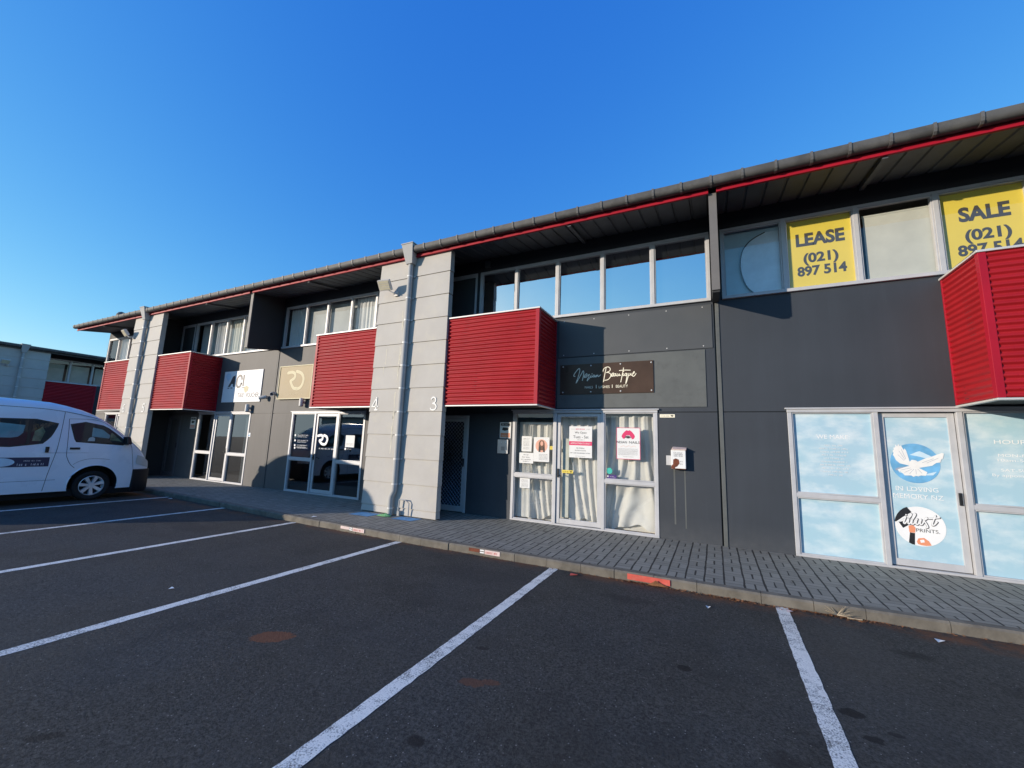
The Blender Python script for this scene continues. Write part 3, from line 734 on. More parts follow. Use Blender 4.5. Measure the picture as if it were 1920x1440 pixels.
def window_strip(root, xg, s, ts, mats, z0=ZS, z1=ZH, name='window'):
    X = lambda t: xg + s * t
    fm = MB(); ya, yb = -.014, .055
    def bar(ta, tb, za, zb, y0=ya, y1=yb):
        a, b = sorted((X(ta), X(tb))); fm.box(a, b, y0, y1, za, zb)
    bar(ts[0], ts[-1], z0, z0 + .05, -.05); bar(ts[0], ts[-1], z1 - .045, z1)
    for i, t in enumerate(ts):
        k = .045 if i in (0, len(ts) - 1) else .03
        a, b = (t, t + k) if i == 0 else ((t - k, t) if i == len(ts) - 1 else (t - k, t + k))
        bar(a, b, z0 + .05, z1 - .045)
    for i in range(len(ts) - 1):                                  # beads
        a = ts[i] + (.045 if i == 0 else .03); b = ts[i + 1] - (.045 if i == len(ts) - 2 else .03)
        for (p, q, u, v) in ((a, a + .02, z0 + .05, z1 - .045), (b - .02, b, z0 + .05, z1 - .045), (a + .02, b - .02, z0 + .05, z0 + .07), (a + .02, b - .02, z1 - .065, z1 - .045)):
            bar(p, q, u, v, .0, .05)
    o = fm.build(name, M['alu'], root, bevel=.003)
    for i in range(len(ts) - 1):
        p = MB(); a, b = sorted((X(ts[i] + .03), X(ts[i + 1] - .03)))
        p.face([(a, .034, z0 + .04), (b, .034, z0 + .04), (b, .034, z1 - .04), (a, .034, z1 - .04)]); p.build('pane', M[mats[i]], o)
    return o

def balcony(root, xa, xb, end):
    """end: +1 exposed end at xb, -1 exposed end at xa (the other end meets the pier)"""
    z0, z1, yf = 2.172, 3.905, -.9
    mb = MB()
    ea, eb = (xa, xb - .055) if end > 0 else (xa + .055, xb)
    corrugated(mb, 'x', ea, eb, yf, z0, z1, -1)
    xe = xb if end > 0 else xa
    corrugated(mb, 'y', yf + .055, -.03, xe, z0, z1, 1 if end > 0 else -1)
    o = mb.build('balcony', M['red'], root, smooth=True, auto=80)
    w_ = MB()
    for fx in (.06, .5, .94):
        for k in range(1, 23, 2):
            zc = z0 + .0765 * (k + .25)
            if zc < z1 - .02: w_.lathe((ea + (eb - ea) * fx, yf - .0105, zc), (0, -1, 0), [(0, .006), (.0035, .005), (.0042, 0)], 8)
    w_.build('cladding_screw', M['redtrim'], o)
    b = MB(); i0, i1 = xa + .03, xb - .03
    b.box(i0, i1, yf + .014, yf + .05, z0, z1 - .002)
    e0, e1 = sorted((xe - .014 * end, xe - .05 * end)); b.box(e0, e1, yf + .05, -.002, z0, z1 - .002)
    b.box(i0, i1, yf + .05, -.002, z0 + .002, z0 + .05); b.box(i0, i1, yf + .05, -.002, 2.95, 3.0)
    b.build('balcony_floor', M['recess'], o)
    c = MB()
    x0_, x1_ = (xb - .058, xb + .014) if end > 0 else (xa - .014, xa + .058)
    c.box(x0_, x1_, yf - .014, yf + .058, z0 - .004, z1); c.build('corner_trim', M['redtrim'], o, bevel=.004); c = MB()
    x2, x3 = (xb - .02, xb + .014) if end > 0 else (xa - .014, xa + .02)
    c.box(x2, x3, -.032, -.002, z0 - .004, z1); c.build('edge_trim', M['redtrim'], o, bevel=.004); c = MB()
    pe = xa if end > 0 else xb
    c.box(pe - .012, pe + .012, yf - .012, yf + .03, z0 - .004, z1)
    c.build('edge_trim', M['redtrim'], o, bevel=.004)
    c = MB()
    c.box(xa - (0 if end > 0 else .03), xb + (.03 if end > 0 else 0), yf - .03, yf + .06, z1 + .001, z1 + .03)
    e0, e1 = sorted((xe + .03 * end, xe - .06 * end)); c.box(e0, e1, yf + .06, -.002, z1 + .001, z1 + .03)
    c.build('capping', M['flash'], o, bevel=.004)
    c = MB()
    c.box(xa - (0 if end > 0 else .016), xb + (.016 if end > 0 else 0), yf - .016, yf + .06, z0 - .03, z0 - .006)
    e0, e1 = sorted((xe + .016 * end, xe - .04 * end)); c.box(e0, e1, yf + .06, -.002, z0 - .03, z0 - .006)
    c.build('bottom_flashing', M['flash'], o, bevel=.003)
    return o

def security_door(root, xg, s, meshy=True):
    X = lambda t: xg + s * t
    a, b = sorted((X(4.77), X(5.58))); z0, z1 = .01, 2.03
    fm = MB()
    fm.box(a, a + .06, -.012, .05, z0, z1); fm.box(b - .06, b, -.012, .05, z0, z1); fm.box(a + .06, b - .06, -.012, .05, z1 - .06, z1)
    c, d = a + .065, b - .065
    for q in ((c, c + .06, z0 + .01, z1 - .065), (d - .06, d, z0 + .01, z1 - .065), (c + .06, d - .06, z0 + .01, z0 + .12), (c + .06, d - .06, z1 - .13, z1 - .065)):
        fm.box(q[0], q[1], .0, .035, q[2], q[3])
    o = fm.build('security_door', M['paint_strip'] if not meshy else M['alu'], root, bevel=.003)
    p = MB(); p.box(c + .05, d - .05, .036, .045, z0 + .1, z1 - .12); p.build('door_panel', M['black'] if meshy else M['taupe'], o)
    if meshy:
        g_ = MB(); u0_, u1_, v0_, v1_ = c + .06, d - .06, z0 + .12, z1 - .13; st = .085; W = u1_ - u0_
        k = -W
        while k < (v1_ - v0_):
            for sg in (1, -1):
                p0 = (0, k) if sg > 0 else (W, k); pts = []
                ta = max(0, -k); tb = min(W, (v1_ - v0_) - k)
                if tb - ta > .01:
                    xa_ = u0_ + ta if sg > 0 else u1_ - ta; xb_ = u0_ + tb if sg > 0 else u1_ - tb
                    g_.tube([(xa_, .018, v0_ + k + ta), (xb_, .018, v0_ + k + tb)], .0045, 4, caps=False)
            k += st
        g_.build('mesh_screen', M['steel'], o)
    h = MB(); hx = (d - .03) if s < 0 else (c + .03); h.box(hx - .015, hx + .015, -.02, .0, .95, 1.12); h.build('door_handle', M['black'], o, bevel=.002)
    return o

def upper_door(root, xg, s):
    X = lambda t: xg + s * t
    a, b = sorted((X(4.73), X(5.56))); z0, z1 = 3.0, ZH
    fm = MB(); fm.box(a, a + .09, -.012, .05, z0, z1); fm.box(b - .05, b, -.012, .05, z0, z1); fm.box(a + .09, b - .05, -.012, .05, z1 - .09, z1)
    o = fm.build('balcony_door', M['alu'], root, bevel=.003)
    p = MB(); p.box(a + .09, b - .05, .01, .04, z0, z1 - .09); p.build('door_panel', M['interior_dark'], o)

def unit(root, xg, s, wm, shop, upper, fin=True, meshy=True, mull=(1.89, 2.81), ts=(.09, .98, 1.90, 2.82, 3.74, 4.66), hand='near', doors=True, recess=0.0):
    X = lambda t: xg + s * t
    e0 = .012
    a, b = sorted((X(e0), X(5.74)))
    hs = [(*sorted((X(.94), X(3.72))), 0.0, FT), (*sorted((X(ts[0]), X(ts[-1]))), ZS, ZH)]
    if doors: hs += [(*sorted((X(4.77), X(5.58))), 0.0, 2.03), (*sorted((X(4.73), X(5.56))), 3.0, ZH)]
    for p, q in ((a, hs[0][0]), (hs[0][1], b)):
        mb = MB(); wall_sheet(mb, p, q, 0.0, ZJ0, hs[2:3]); mb.build('wall_panel', M[wm], root)
    mb = MB(); wall_sheet(mb, a, b, ZJ1, ZS - .002, hs); mb.build('wall_panel', M[wm], root)
    mb = MB(); wall_sheet(mb, a, b, ZS - .002, 5.56, hs); mb.build('wall_head', M['recess'], root)  # darker than the wall below, for the shade under the eaves
    l, r = sorted((X(.94), X(3.72)))                              # the joint is interrupted by the shopfront
    for p, q in ((a, l), (r, b)):
        mb = MB(); mb.box(p, q, .022, .03, ZJ0 - .004, ZJ1 + .004); mb.build('panel_joint', M['black'], root)
    shopfront(root, xg, s, shop, mull, hand, recess=recess, lever=recess == 0)
    window_strip(root, xg, s, ts, upper)
    if doors:
        security_door(root, xg, s, meshy); upper_door(root, xg, s)
    xa, xb = sorted((X(2.83), X(4.78)))
    balcony(root, xa, xb, -s)

def fin(root, x):
    mb = MB(); mb.hexa([(x - .05, -.93, 3.80), (x + .05, -.93, 3.80), (x + .05, -.002, 3.955), (x - .05, -.002, 3.955)],
                       [(x - .05, -.93, 5.385), (x + .05, -.93, 5.385), (x + .05, -.002, 5.545), (x - .05, -.002, 5.545)])
    o = mb.build('fin_wall', M['recess'], root)
    mb = MB(); mb.box(x - .054, x + .054, -.955, -.931, 3.83, 5.385); mb.build('edge_trim', M['fintrim'], o)

def eaves(root, x0, x1, gaps, bracket_from, fmat='redtrim'):
    # gutter
    prof = [(YF - .002, 5.548), (YF - .002, 5.448), (-1.06, 5.430), (-1.105, 5.434), (-1.132, 5.455), (-1.145, 5.49), (-1.148, 5.552), (-1.140, 5.556), (-1.134, 5.552), (-1.13, 5.50), (-1.1, 5.45), (-1.02, 5.46), (-1.014, 5.548)]
    mb = MB(); mb.prism_x(prof, x0, x1); go = mb.build('gutter', M['gutter'], root, smooth=True, auto=50)
    k = 0; x = bracket_from
    bm_ = MB(); bp = [(-1.006, 5.440), (-1.06, 5.419), (-1.110, 5.423), (-1.142, 5.448), (-1.157, 5.49), (-1.160, 5.560), (-1.008, 5.566)]
    bq = [(p[0] + (.008 if p[0] < -1.1 else 0), p[1] + (.006 if p[1] < 5.5 else -.006)) for p in bp]
    for (p, q), (p2, q2) in zip(zip(bp, bp[1:]), zip(bq, bq[1:])):
        bm_.hexa([(-.016, *p2), (.016, *p2), (.016, *q2), (-.016, *q2)], [(-.016, *p), (.016, *p), (.016, *q), (-.016, *q)])
    first = None; xx = x0 + .15; cnt = 0
    while xx < x1 - .1 and cnt < 96:
        if first is None:
            first = bm_.build('bracket', M['strap'], go); first.location.x = xx
        else:
            c = first.copy(); COL.objects.link(c); c.parent = go; c.location.x = xx
        xx += .415; cnt += 1
    # fascia, broken at the fins
    cuts = sorted([x0] + [v for g_ in gaps for v in (g_ - .055, g_ + .055)] + [x1])
    for a, b in zip(cuts[::2], cuts[1::2]):
        mb = MB(); mb.box(a, b, YF - .003, YF + .03, ZF0, ZF1); mb.box(a, b, YF - .012, YF - .003, ZF0, ZF0 + .02)
        mb.build('fascia', M[fmat], root, bevel=.003)
    mb = MB(); mb.box(x0, x1, YF + .002, YF + .03, ZF1 + .002, 5.56); mb.build('gutter_board', M['recess'], root)
    # ribbed soffit
    vs = []; fs = []; xs_ = []; x = x0
    while x < x1:
        for dx, dz in ((0, 0), (.205, 0), (.218, .022), (.24, .022), (.253, 0)):
            if x + dx <= x1: xs_.append((x + dx, dz))
        x += .258
    zf, zw = ZF0 + .022, 5.545
    for xx, dz in xs_: vs += [(xx, YF + .03, zf + dz), (xx, .03, zw + dz)]
    for i in range(len(xs_) - 1): fs.append((2 * i, 2 * i + 2, 2 * i + 3, 2 * i + 1))
    mb = MB(); mb.mesh(vs, fs); mb.build('soffit', M['soffit'], root)
    # roof
    mb = MB(); mb.hexa([(x0, YF - .02, 5.57), (x1, YF - .02, 5.57), (x1, 9.0, 6.3), (x0, 9.0, 6.3)], [(x0, YF - .02, 5.60), (x1, YF - .02, 5.60), (x1, 9.0, 6.33), (x0, 9.0, 6.33)])
    mb.build('roof', M['roof'], root)
    if True:
        mb = MB(); mb.prism_x([(YF, ZF0 + .02), (.02, 5.54), (.02, 5.57), (YF, 5.565)], x0 - .012, x0); mb.build('verge_trim', M['redtrim'], root)

def rafter(root, x):
    mb = MB(); mb.hexa([(x - .03, YF + .03, 5.335), (x + .03, YF + .03, 5.335), (x + .03, -.002, 5.47), (x - .03, -.002, 5.47)],
                       [(x - .03, YF + .03, 5.381), (x + .03, YF + .03, 5.381), (x + .03, -.002, 5.538), (x - .03, -.002, 5.538)])
    mb.build('rafter', M['soffit'], root)

def shell(root, x0, x1, parties):
    mb = MB()
    mb.box(x0 + .02, x1 - .02, 5.0, 5.1, -.1, 6.0)
    mb.box(x0 + .02, x0 + .12, .125, 5.0, -.1, 5.6); mb.box(x1 - .12, x1 - .02, .125, 5.0, -.1, 5.6)
    mb.box(x0 + .12, x1 - .12, .125, 5.0, 2.35, 2.95)
    for p in parties: mb.box(p - .06, p + .06, .125, 5.0, 0.0, 2.34); mb.box(p - .06, p + .06, .125, 5.0, 2.96, 5.6)
    mb.build('interior', M['interior'], root)
    mb = MB(); mb.box(x0 + .12, x1 - .12, .125, 5.0, -.05, .012); mb.build('interior_floor', M['floorboard'], root)
    mb = MB(); mb.box(x0 + .12, x1 - .12, .125, 5.0, 5.56, 5.6); mb.build('interior_ceiling', M['interior'], root)
    mb = MB(); mb.box(x0, x0 + .02, 0, 8.9, -.1, 5.57); mb.box(x1 - .02, x1, 0, 8.9, -.1, 5.57); mb.box(x0, x1, 8.9, 9.0, -.1, 6.2)
    mb.build('end_wall', M['taupe'], root)

G5 = ['glass'] * 5; DK = ['glass_dark'] * 5
bld = thing('shop_building', 'long two storey row of dark grey shop units with red corrugated balconies', 'building')
unit(bld, -22.9, 1, 'taupe', DK, ['glass'] * 5)
unit(bld, -11.45, -1, 'taupe', DK, ['glass'] * 5, meshy=False, mull=(1.92, 2.80))
unit(bld, -11.45, 1, 'taupe', DK, ['glass'] * 5, mull=(1.90, 2.78), ts=(.16, 1.07, 1.95, 2.87, 3.76, 4.66))
unit(bld, .06, -1, 'dark', G5, ['glass_mirror'] * 4 + ['glass_mirror'], ts=(.04, .98, 1.90, 2.82, 3.75, 4.65), hand='far')
unit(bld, .06, 1, 'dark', ['film'] * 5, ['glass'] * 5, mull=(1.98, 2.84), ts=(.13, 1.04, 1.97, 2.87, 3.80, 4.70), hand='far', recess=.035)
unit(bld, 11.57, -1, 'dark', DK, ['glass'] * 5)
for xc in (-17.18, -5.695, 5.82):
    pier(bld, xc)
    mb = MB(); mb.box(xc - .12, xc + .12, -.815, -.002, 0.0, 5.39); mb.build('wing_wall', M['recess'], bld)
for x in (-11.43, .09, 11.57): fin(bld, x)
# dark grooves behind the vertical joints and the slim metal cover strip beside them
for x, m_ in ((-11.45, 'taupe'), (.06, 'dark'), (11.57, 'dark')):
    mb = MB(); mb.box(x - .02, x + .02, .05, .07, 0, 3.96); mb.build('panel_joint', M['black'], bld)
    mb = MB(); mb.box(x + .014, x + .07, -.016, -.001, .0, 3.95); mb.build('cover_strip', M['board'] if m_ == 'dark' else M['taupe'], bld, bevel=.003)
eaves(bld, -22.9, 17.3, [-11.43, .09, 11.57], 0)
for x in (-20.6, -13.7, -9.1, -2.2, 2.13, 9.2): rafter(bld, x)
shell(bld, -22.9, 17.3, [-17.18, -11.45, -5.695, .06, 5.82, 11.57])
# grey boards fixed on unit three's upper wall
mb = MB(); mb.box(-2.72, -.10, -.012, -.001, 2.18, 3.15)
tag(mb.build('wall_board', M['board'], bevel=.002), 'pale grey backing board behind the brown salon sign', 'board')
mb = MB(); mb.box(-2.70, .02, -.014, -.001, 3.17, 3.93)
o = mb.build('wall_board', M['board2'], bevel=.002); tag(o, 'dark screwed wall board under the mirrored upper windows', 'board')
mb = MB()
for x in (-2.6, -2.0, -1.35, -.7, -.12):
    for z in (3.21, 3.89): mb.lathe((x, -.0145, z), (0, -1, 0), [(0, .010), (.004, .010), (.005, .0)], 8)
mb.build('screw', M['flash'], o)
# ------------------------------------------------------------------ fittings on the building
def downpipe(x, label):
    t = thing('downpipe', label, 'downpipe', (x, -.96, 0), group='downpipes on the piers')
    y = -1.022; off = (x, -.96, 0)
    mb = MB(); mb.tube([(x, y, 5.24), (x, y, .52), (x, y, .47), (x - .05, y - .01, .36), (x - .06, y - .01, .30), (x - .06, y - .01, .0)], .056, 14)
    mb.build('pipe', M['pierend'], t, smooth=True, off=off)
    mb = MB(); mb.hexa([(x - .085, -1.09, 5.20), (x + .085, -1.09, 5.20), (x + .085, -.962, 5.20), (x - .085, -.962, 5.20)], [(x - .15, -1.19, 5.60), (x + .15, -1.19, 5.60), (x + .15, -.962, 5.60), (x - .15, -.962, 5.60)])
    mb.box(x - .16, x + .16, -1.2, -.962, 5.601, 5.625); o = mb.build('rainwater_head', M['pierend'], t, off=off, bevel=.004)
    mb = MB(); mb.box(x - .03, x + .03, -1.192, -1.180, 5.53, 5.555); mb.build('overflow_slot', M['black'], o, off=(0, 0, 0)) if False else None
    for z in PJ[1:-1]:
        b = MB(); b.lathe((x if z > .5 else x - .055, y if z > .5 else y - .01, z - .02), (0, 0, 1), [(0, .057), (0, .062), (.03, .062), (.03, .057)], 14)
        b.box(x + .055, x + .10, -.975, -.956, z - .02, z + .01)
        b.build('bracket', M['flash'], t, off=off)
    return t
downpipe(-5.735, 'grey downpipe with rainwater head on the pier numbered four and three')
downpipe(-17.2, 'grey downpipe with rainwater head on the far pier behind the van')
# bent tap guard at the downpipe foot
mb = MB(); mb.tube([(-5.58, -.955, .30), (-5.58, -1.02, .31), (-5.42, -1.02, .31), (-5.36, -1.0, .25), (-5.36, -1.0, .02)], .012, 8); mb.tube([(-5.58, -1.02, .31), (-5.60, -1.02, .06)], .014, 8)
mb.box(-5.62, -5.57, -1.03, -.956, .0, .09)
tag(mb.build('tap_guard', M['pierend'], smooth=True), 'bent pipe guard at the pier base right of the downpipe', 'pipe')

def floodlight(x, z, label, dx=1):
    t = thing('floodlight', label, 'floodlight', (x, -.95, z), group='floodlights on the piers')
    mb = MB(); mb.box(-.045, .045, -.05, -.012, -.16, -.06); mb.tube([(0, -.03, -.11), (0, -.14, -.12), (-.10, -.2, -.06)], .012, 8); mb.build('arm', M['warmgrey'], t)
    m = Matrix.Translation((-.14, -.25, .03)) @ Matrix.Rotation(R(8), 4, 'Z') @ Matrix.Rotation(R(34), 4, 'X')
    mb = MB(); mb.box(-.15, .15, -.03, .03, -.115, .115)
    for k in range(7): mb.box(-.13 + k * .04, -.12 + k * .04, .03, .06, -.10, .10)
    h = mb.build('lamp_head', M['warmgrey'], t, bevel=.006); h.matrix_basis = m
    mb = MB(); mb.box(-.125, .125, -.036, -.031, -.09, .09); l_ = mb.build('lens', M['lens'], h); 
    mb = MB()
    for k in range(3): mb.box(-.125, .125, -.039, -.0365, -.045 + k * .045 - .004, -.045 + k * .045 + .004)
    mb.build('lens_rib', M['warmgrey'], h)
    return t
fl = floodlight(-6.12, 4.72, 'square floodlight on the pier above number four')
dup(fl, (-18.0, -.95, 4.78), 'square floodlight on the far pier behind the van', rz=R(-14))

def bullet_cam(x, z, dirx, label, mat='warmgrey'):
    t = thing('security_camera', label, 'camera', (x, 0, z), group='cameras at the panel joint')
    mb = MB(); mb.lathe((0, -.001, 0), (0, -1, 0), [(0, 0), (0, .045), (.03, .045), (.045, .02), (.08, .018)], 16); mb.build('mount', M[mat], t, smooth=True)
    mb = MB(); d = Vector((dirx, -.75, -.25)).normalized(); c0 = Vector((0, -.09, .0)) - d * .06
    mb.lathe(c0, d, [(0, 0), (0, .045), (.02, .052), (.19, .052), (.2, .046), (.19, .04), (.185, 0)], 18); mb.build('camera_body', M[mat], t, smooth=True)
    mb = MB(); mb.lathe(c0 + d * .187, d, [(0, .036), (.004, .03), (.006, 0)], 14); mb.build('lens', M['black'], t, smooth=True)
bullet_cam(-11.72, 2.56, -.8, 'small white camera left of the panel joint beside the brass sign')
bullet_cam(-11.36, 2.66, .8, 'small grey camera right of the panel joint beside the brass sign', 'alu')

def wall_lamp(x, z, label):
    t = thing('wall_lamp', label, 'wall lamp', (x, 0, z), group='cylinder lamps above the shopfronts')
    mb = MB(); mb.box(-.03, .03, -.05, -.001, -.03, .03); mb.build('mount', M['warmgrey'], t)
    mb = MB(); mb.lathe((0, -.1, -.11), (0, 0, 1), [(0, 0), (0, .05), (.005, .056), (.2, .056), (.22, .045), (.225, 0)], 20); mb.build('lamp_body', M['warmgrey'], t, smooth=True)
    mb = MB(); mb.lathe((0, -.1, -.118), (0, 0, 1), [(0, 0), (0, .042), (.007, .045)], 16); mb.build('lens', M['black'], t, smooth=True)
    return t
wl = wall_lamp(-12.46, 2.25, 'pale cylinder lamp below the white taxi sign')
dup(wl, (-10.06, 0, 2.39), 'pale cylinder lamp below the brass sign')
mb = MB(); mb.box(-4.46, -4.34, -.07, -.001, 5.32, 5.47); mb.box(-4.44, -4.36, -.09, -.0705, 5.34, 5.41)
tag(mb.build('alarm_box', M['board'], bevel=.004), 'small grey sensor box above the upstairs balcony door', 'sensor')

# house numbers
F = FAC(-.951)
mb = MB()
def num(mb, pts, x0, x1, z0, z1, w_): ribbon(mb, F, [(x0 + p[0] * (x1 - x0), z0 + p[1] * (z1 - z0)) for p in pts], w_, .016, curve=len(pts) > 4)
num(mb, [(.68, 0), (.68, 1)], -6.58, -6.40, 2.08, 2.34, .032); num(mb, [(.66, .98), (.02, .28)], -6.58, -6.40, 2.08, 2.34, .022); num(mb, [(0, .28), (1, .28)], -6.58, -6.40, 2.08, 2.34, .022); num(mb, [(.45, 0), (.92, 0)], -6.58, -6.40, 2.08, 2.34, .024)
tag(mb.build('house_number', M['numeral']), 'white numeral four on the left of the grey pier', 'number')
mb = MB()
num(mb, [(.08, .86), (.3, 1.0), (.62, .92), (.66, .72), (.5, .56), (.3, .52), (.6, .46), (.78, .28), (.68, .08), (.4, 0), (.12, .04), (.02, .12)], -5.02, -4.84, 2.07, 2.32, .026)
tag(mb.build('house_number', M['numeral']), 'white numeral three on the right of the grey pier', 'number')
mb = MB(); num(mb, [(.8, .95), (.45, 1.0), (.12, .6), (.05, .25), (.3, 0), (.65, .05), (.8, .3), (.55, .52), (.2, .45), (.08, .3)], -17.95, -17.77, 2.08, 2.33, .03)
tag(mb.build('house_number', M['numeral']), 'white numeral six on the far pier behind the van roof', 'number')
mb = MB(); num(mb, [(.85, 1.0), (.25, 1.0)], -16.62, -16.44, 2.08, 2.33, .03); num(mb, [(.25, 1.0), (.18, .56), (.5, .62), (.8, .42), (.78, .12), (.4, 0), (.05, .08)], -16.62, -16.44, 2.08, 2.33, .03)
tag(mb.build('house_number', M['numeral']), 'white numeral five on the far pier nearest its balcony', 'number')

# ------------------------------------------------------------------ signs
F = FAC(0.0)
def sign(name, label, cat, x0, x1, z0, z1, mat, th=.03, base=.002, F_=None, bev=.002, group=None, y=0.0):
    t = thing(name, label, cat, ((x0 + x1) / 2, y, z0), group=group)
    mb = MB(); slab(mb, FAC(y), x0, x1, z0, z1, base, th); mb.build('board', M[mat], t, off=t.location, bevel=bev)
    return t
def part(t, name, mat, fn, smooth=False):
    mb = MB(); fn(mb); return mb.build(name, M[mat], t, off=t.location, smooth=smooth)

t = sign('salon_sign', 'dark brown acrylic salon sign with cream script lettering', 'shop sign', -2.66, -.93, 2.437, 3.012, 'bronze', .028, .014)
def f_(mb):
    for st in SCRIPT[:-2]: ribbon(mb, F, st, .0135, .030)
    for st in SCRIPT[-2:]: ribbon(mb, F, st, .010, .030, curve=False, caps=False)
    text(mb, F, 'NAILS', -2.165, -2.012, 2.540, 2.586, .030); text(mb, F, 'LASHES', -1.900, -1.700, 2.539, 2.586, .030); text(mb, F, 'BEAUTY', -1.585, -1.372, 2.539, 2.590, .030)
    disc(mb, F, -2.028, 2.815, .009, .009, .030, n=10); disc(mb, F, -1.445, 2.835, .009, .009, .030, n=10)
part(t, 'lettering', 'cream', f_)
def f_(mb):
    for x in (-2.60, -2.05, -1.50, -.965):
        for z in (2.475, 2.975): mb.lathe((x, -.028, z), (0, -1, 0), [(0, .014), (.008, .014), (.012, .008), (.012, 0)], 12)
part(t, 'fixing_stud', 'flash', f_)

t = sign('brass_sign', 'square brass coloured sign with pale interlocked letters beside the balcony', 'shop sign', -11.17, -9.77, 2.497, 3.43, 'gold', .06, .002)
def f_(mb):
    for st in RDS: ribbon(mb, F, st, .085, .062)
    for a in (2.65, 2.62): smallprint(mb, F, -10.75, -10.1, a, a + .012, .0625, int(a * 100))
part(t, 'lettering', 'goldlite', f_)
def f_(mb):
    for q in ((-11.18, -9.76, 2.487, 2.512), (-11.18, -9.76, 3.415, 3.44), (-11.18, -11.155, 2.512, 3.415), (-9.785, -9.76, 2.512, 3.415)): slab(mb, F, *q, .003, .075)
part(t, 'border', 'goldlite', f_)

t = sign('taxi_sign', 'white taxi voucher sign with purple shaded letters on the lighter grey wall', 'shop sign', -13.99, -12.03, 2.445, 3.425, 'white', .025)
def f_(mb):
    text(mb, F, 'TAXI', -13.15, -12.86, 2.585, 2.725, .027, bold=.01); text(mb, F, 'VOUCHER', -12.74, -12.10, 2.585, 2.725, .027, bold=.01)
    poly(mb, F, [(-13.74, 2.93), (-13.62, 3.08), (-13.53, 3.25), (-13.40, 3.29), (-13.38, 2.93), (-13.46, 2.93), (-13.47, 3.02), (-13.56, 3.02), (-13.62, 2.93)], .027)
    ribbon(mb, F, [(-13.04, 3.16), (-13.08, 3.25), (-13.18, 3.27), (-13.27, 3.2), (-13.29, 3.05), (-13.26, 2.95), (-13.17, 2.91), (-13.08, 2.95), (-13.05, 3.02)], .07, .027)
    slab(mb, F, -12.98, -12.91, 2.93, 3.29, .0255, .027); slab(mb, F, -12.98, -12.80, 2.88, 2.905, .0255, .027)
    for x in (-13.74, -13.58, -13.24): slab(mb, F, x, x + .1, 2.88, 2.905, .0255, .027)
part(t, 'lettering', 'greyink', f_)
def f_(mb):
    poly(mb, F, [(-13.93, 3.28), (-13.82, 3.38), (-13.66, 3.36), (-13.62, 3.24), (-13.76, 3.10)], .0262)
part(t, 'blue_gem', 'cloud', f_)
def f_(mb):
    poly(mb, F, [(-12.9, 2.86), (-12.78, 2.95), (-12.64, 2.90), (-12.66, 2.78), (-12.80, 2.72)], .0275)
part(t, 'gold_gem', 'goldlite', f_)

def lease(x0, x1, word, wbox, nbox, label):
    t = thing('window_sign', label, 'window sign', ((x0 + x1) / 2, .05, 4.03))
    mb = MB(); slab(mb, FAC(.05), x0, x1, 4.03, 5.185, -.01, 0); mb.build('sheet', M['yellow'], t, off=t.location)
    FF = FAC(.05)
    mb = MB(); text(mb, FF, word, wbox[0], wbox[1], 4.735, 4.955, .003, bold=.042)
    text(mb, FF, '(021)', nbox[0] + .09, nbox[1] - .09, 4.405, 4.615, .003, bold=.036); text(mb, FF, '897 514', nbox[0], nbox[1], 4.235, 4.40, .003, bold=.036)
    mb.build('lettering', M['greyink'], t, off=t.location)
lease(1.14, 2.005, 'LEASE', (1.272, 1.895), (1.266, 1.89), 'yellow window sign reading LEASE with a phone number')
lease(2.98, 3.815, 'SALE', (3.165, 3.672), (3.115, 3.745), 'yellow window sign reading SALE half hidden by the balcony')

# behind the other upper panes of that unit
mb = MB(); mb.face([(2.13, .07, 4.02), (2.885, .07, 4.02), (2.885, .07, 5.06), (2.13, .07, 5.06)])
mb.face([(2.885, .07, 4.02), (2.905, .10, 4.02), (2.905, .10, 5.06), (2.885, .07, 5.06)])
mb.tube([(2.12, .08, 5.07), (2.90, .08, 5.07)], .02, 8)
tag(mb.build('roller_blind', M['blind']), 'white roller blind between the two yellow window signs', 'blind')
t = thing('car_sunshade', 'silver blue folding sunshade propped inside the upper window beside the fin', 'sunshade', (.75, .07, 4.03))
sh = [(1.07, 4.04), (1.07, 5.10), (.86, 5.10), (.66, 5.0), (.53, 4.84), (.485, 4.62), (.50, 4.40), (.56, 4.2), (.66, 4.07), (.76, 4.03)]
mb = MB(); poly(mb, FAC(.075), sh, .0); mb.build('sheet', M['shade'], t, off=t.location)
mb = MB(); mb.tube([FAC(.072)(*p) for p in smooth_line(sh[2:], 3)] if False else [(p.x, .070, p.y) for p in smooth_line(sh[2:], 4)], .008, 6); mb.build('edge_binding', M['greyink'], t, off=t.location)
mb = MB(); mb.box(.16, 1.07, .10, .105, 3.97, 5.22); tag(mb.build('backing_sheet', M['sky_reflection_sheet']), 'pale blue sheet for the reflected sky behind the silver sunshade upstairs', 'sheet')

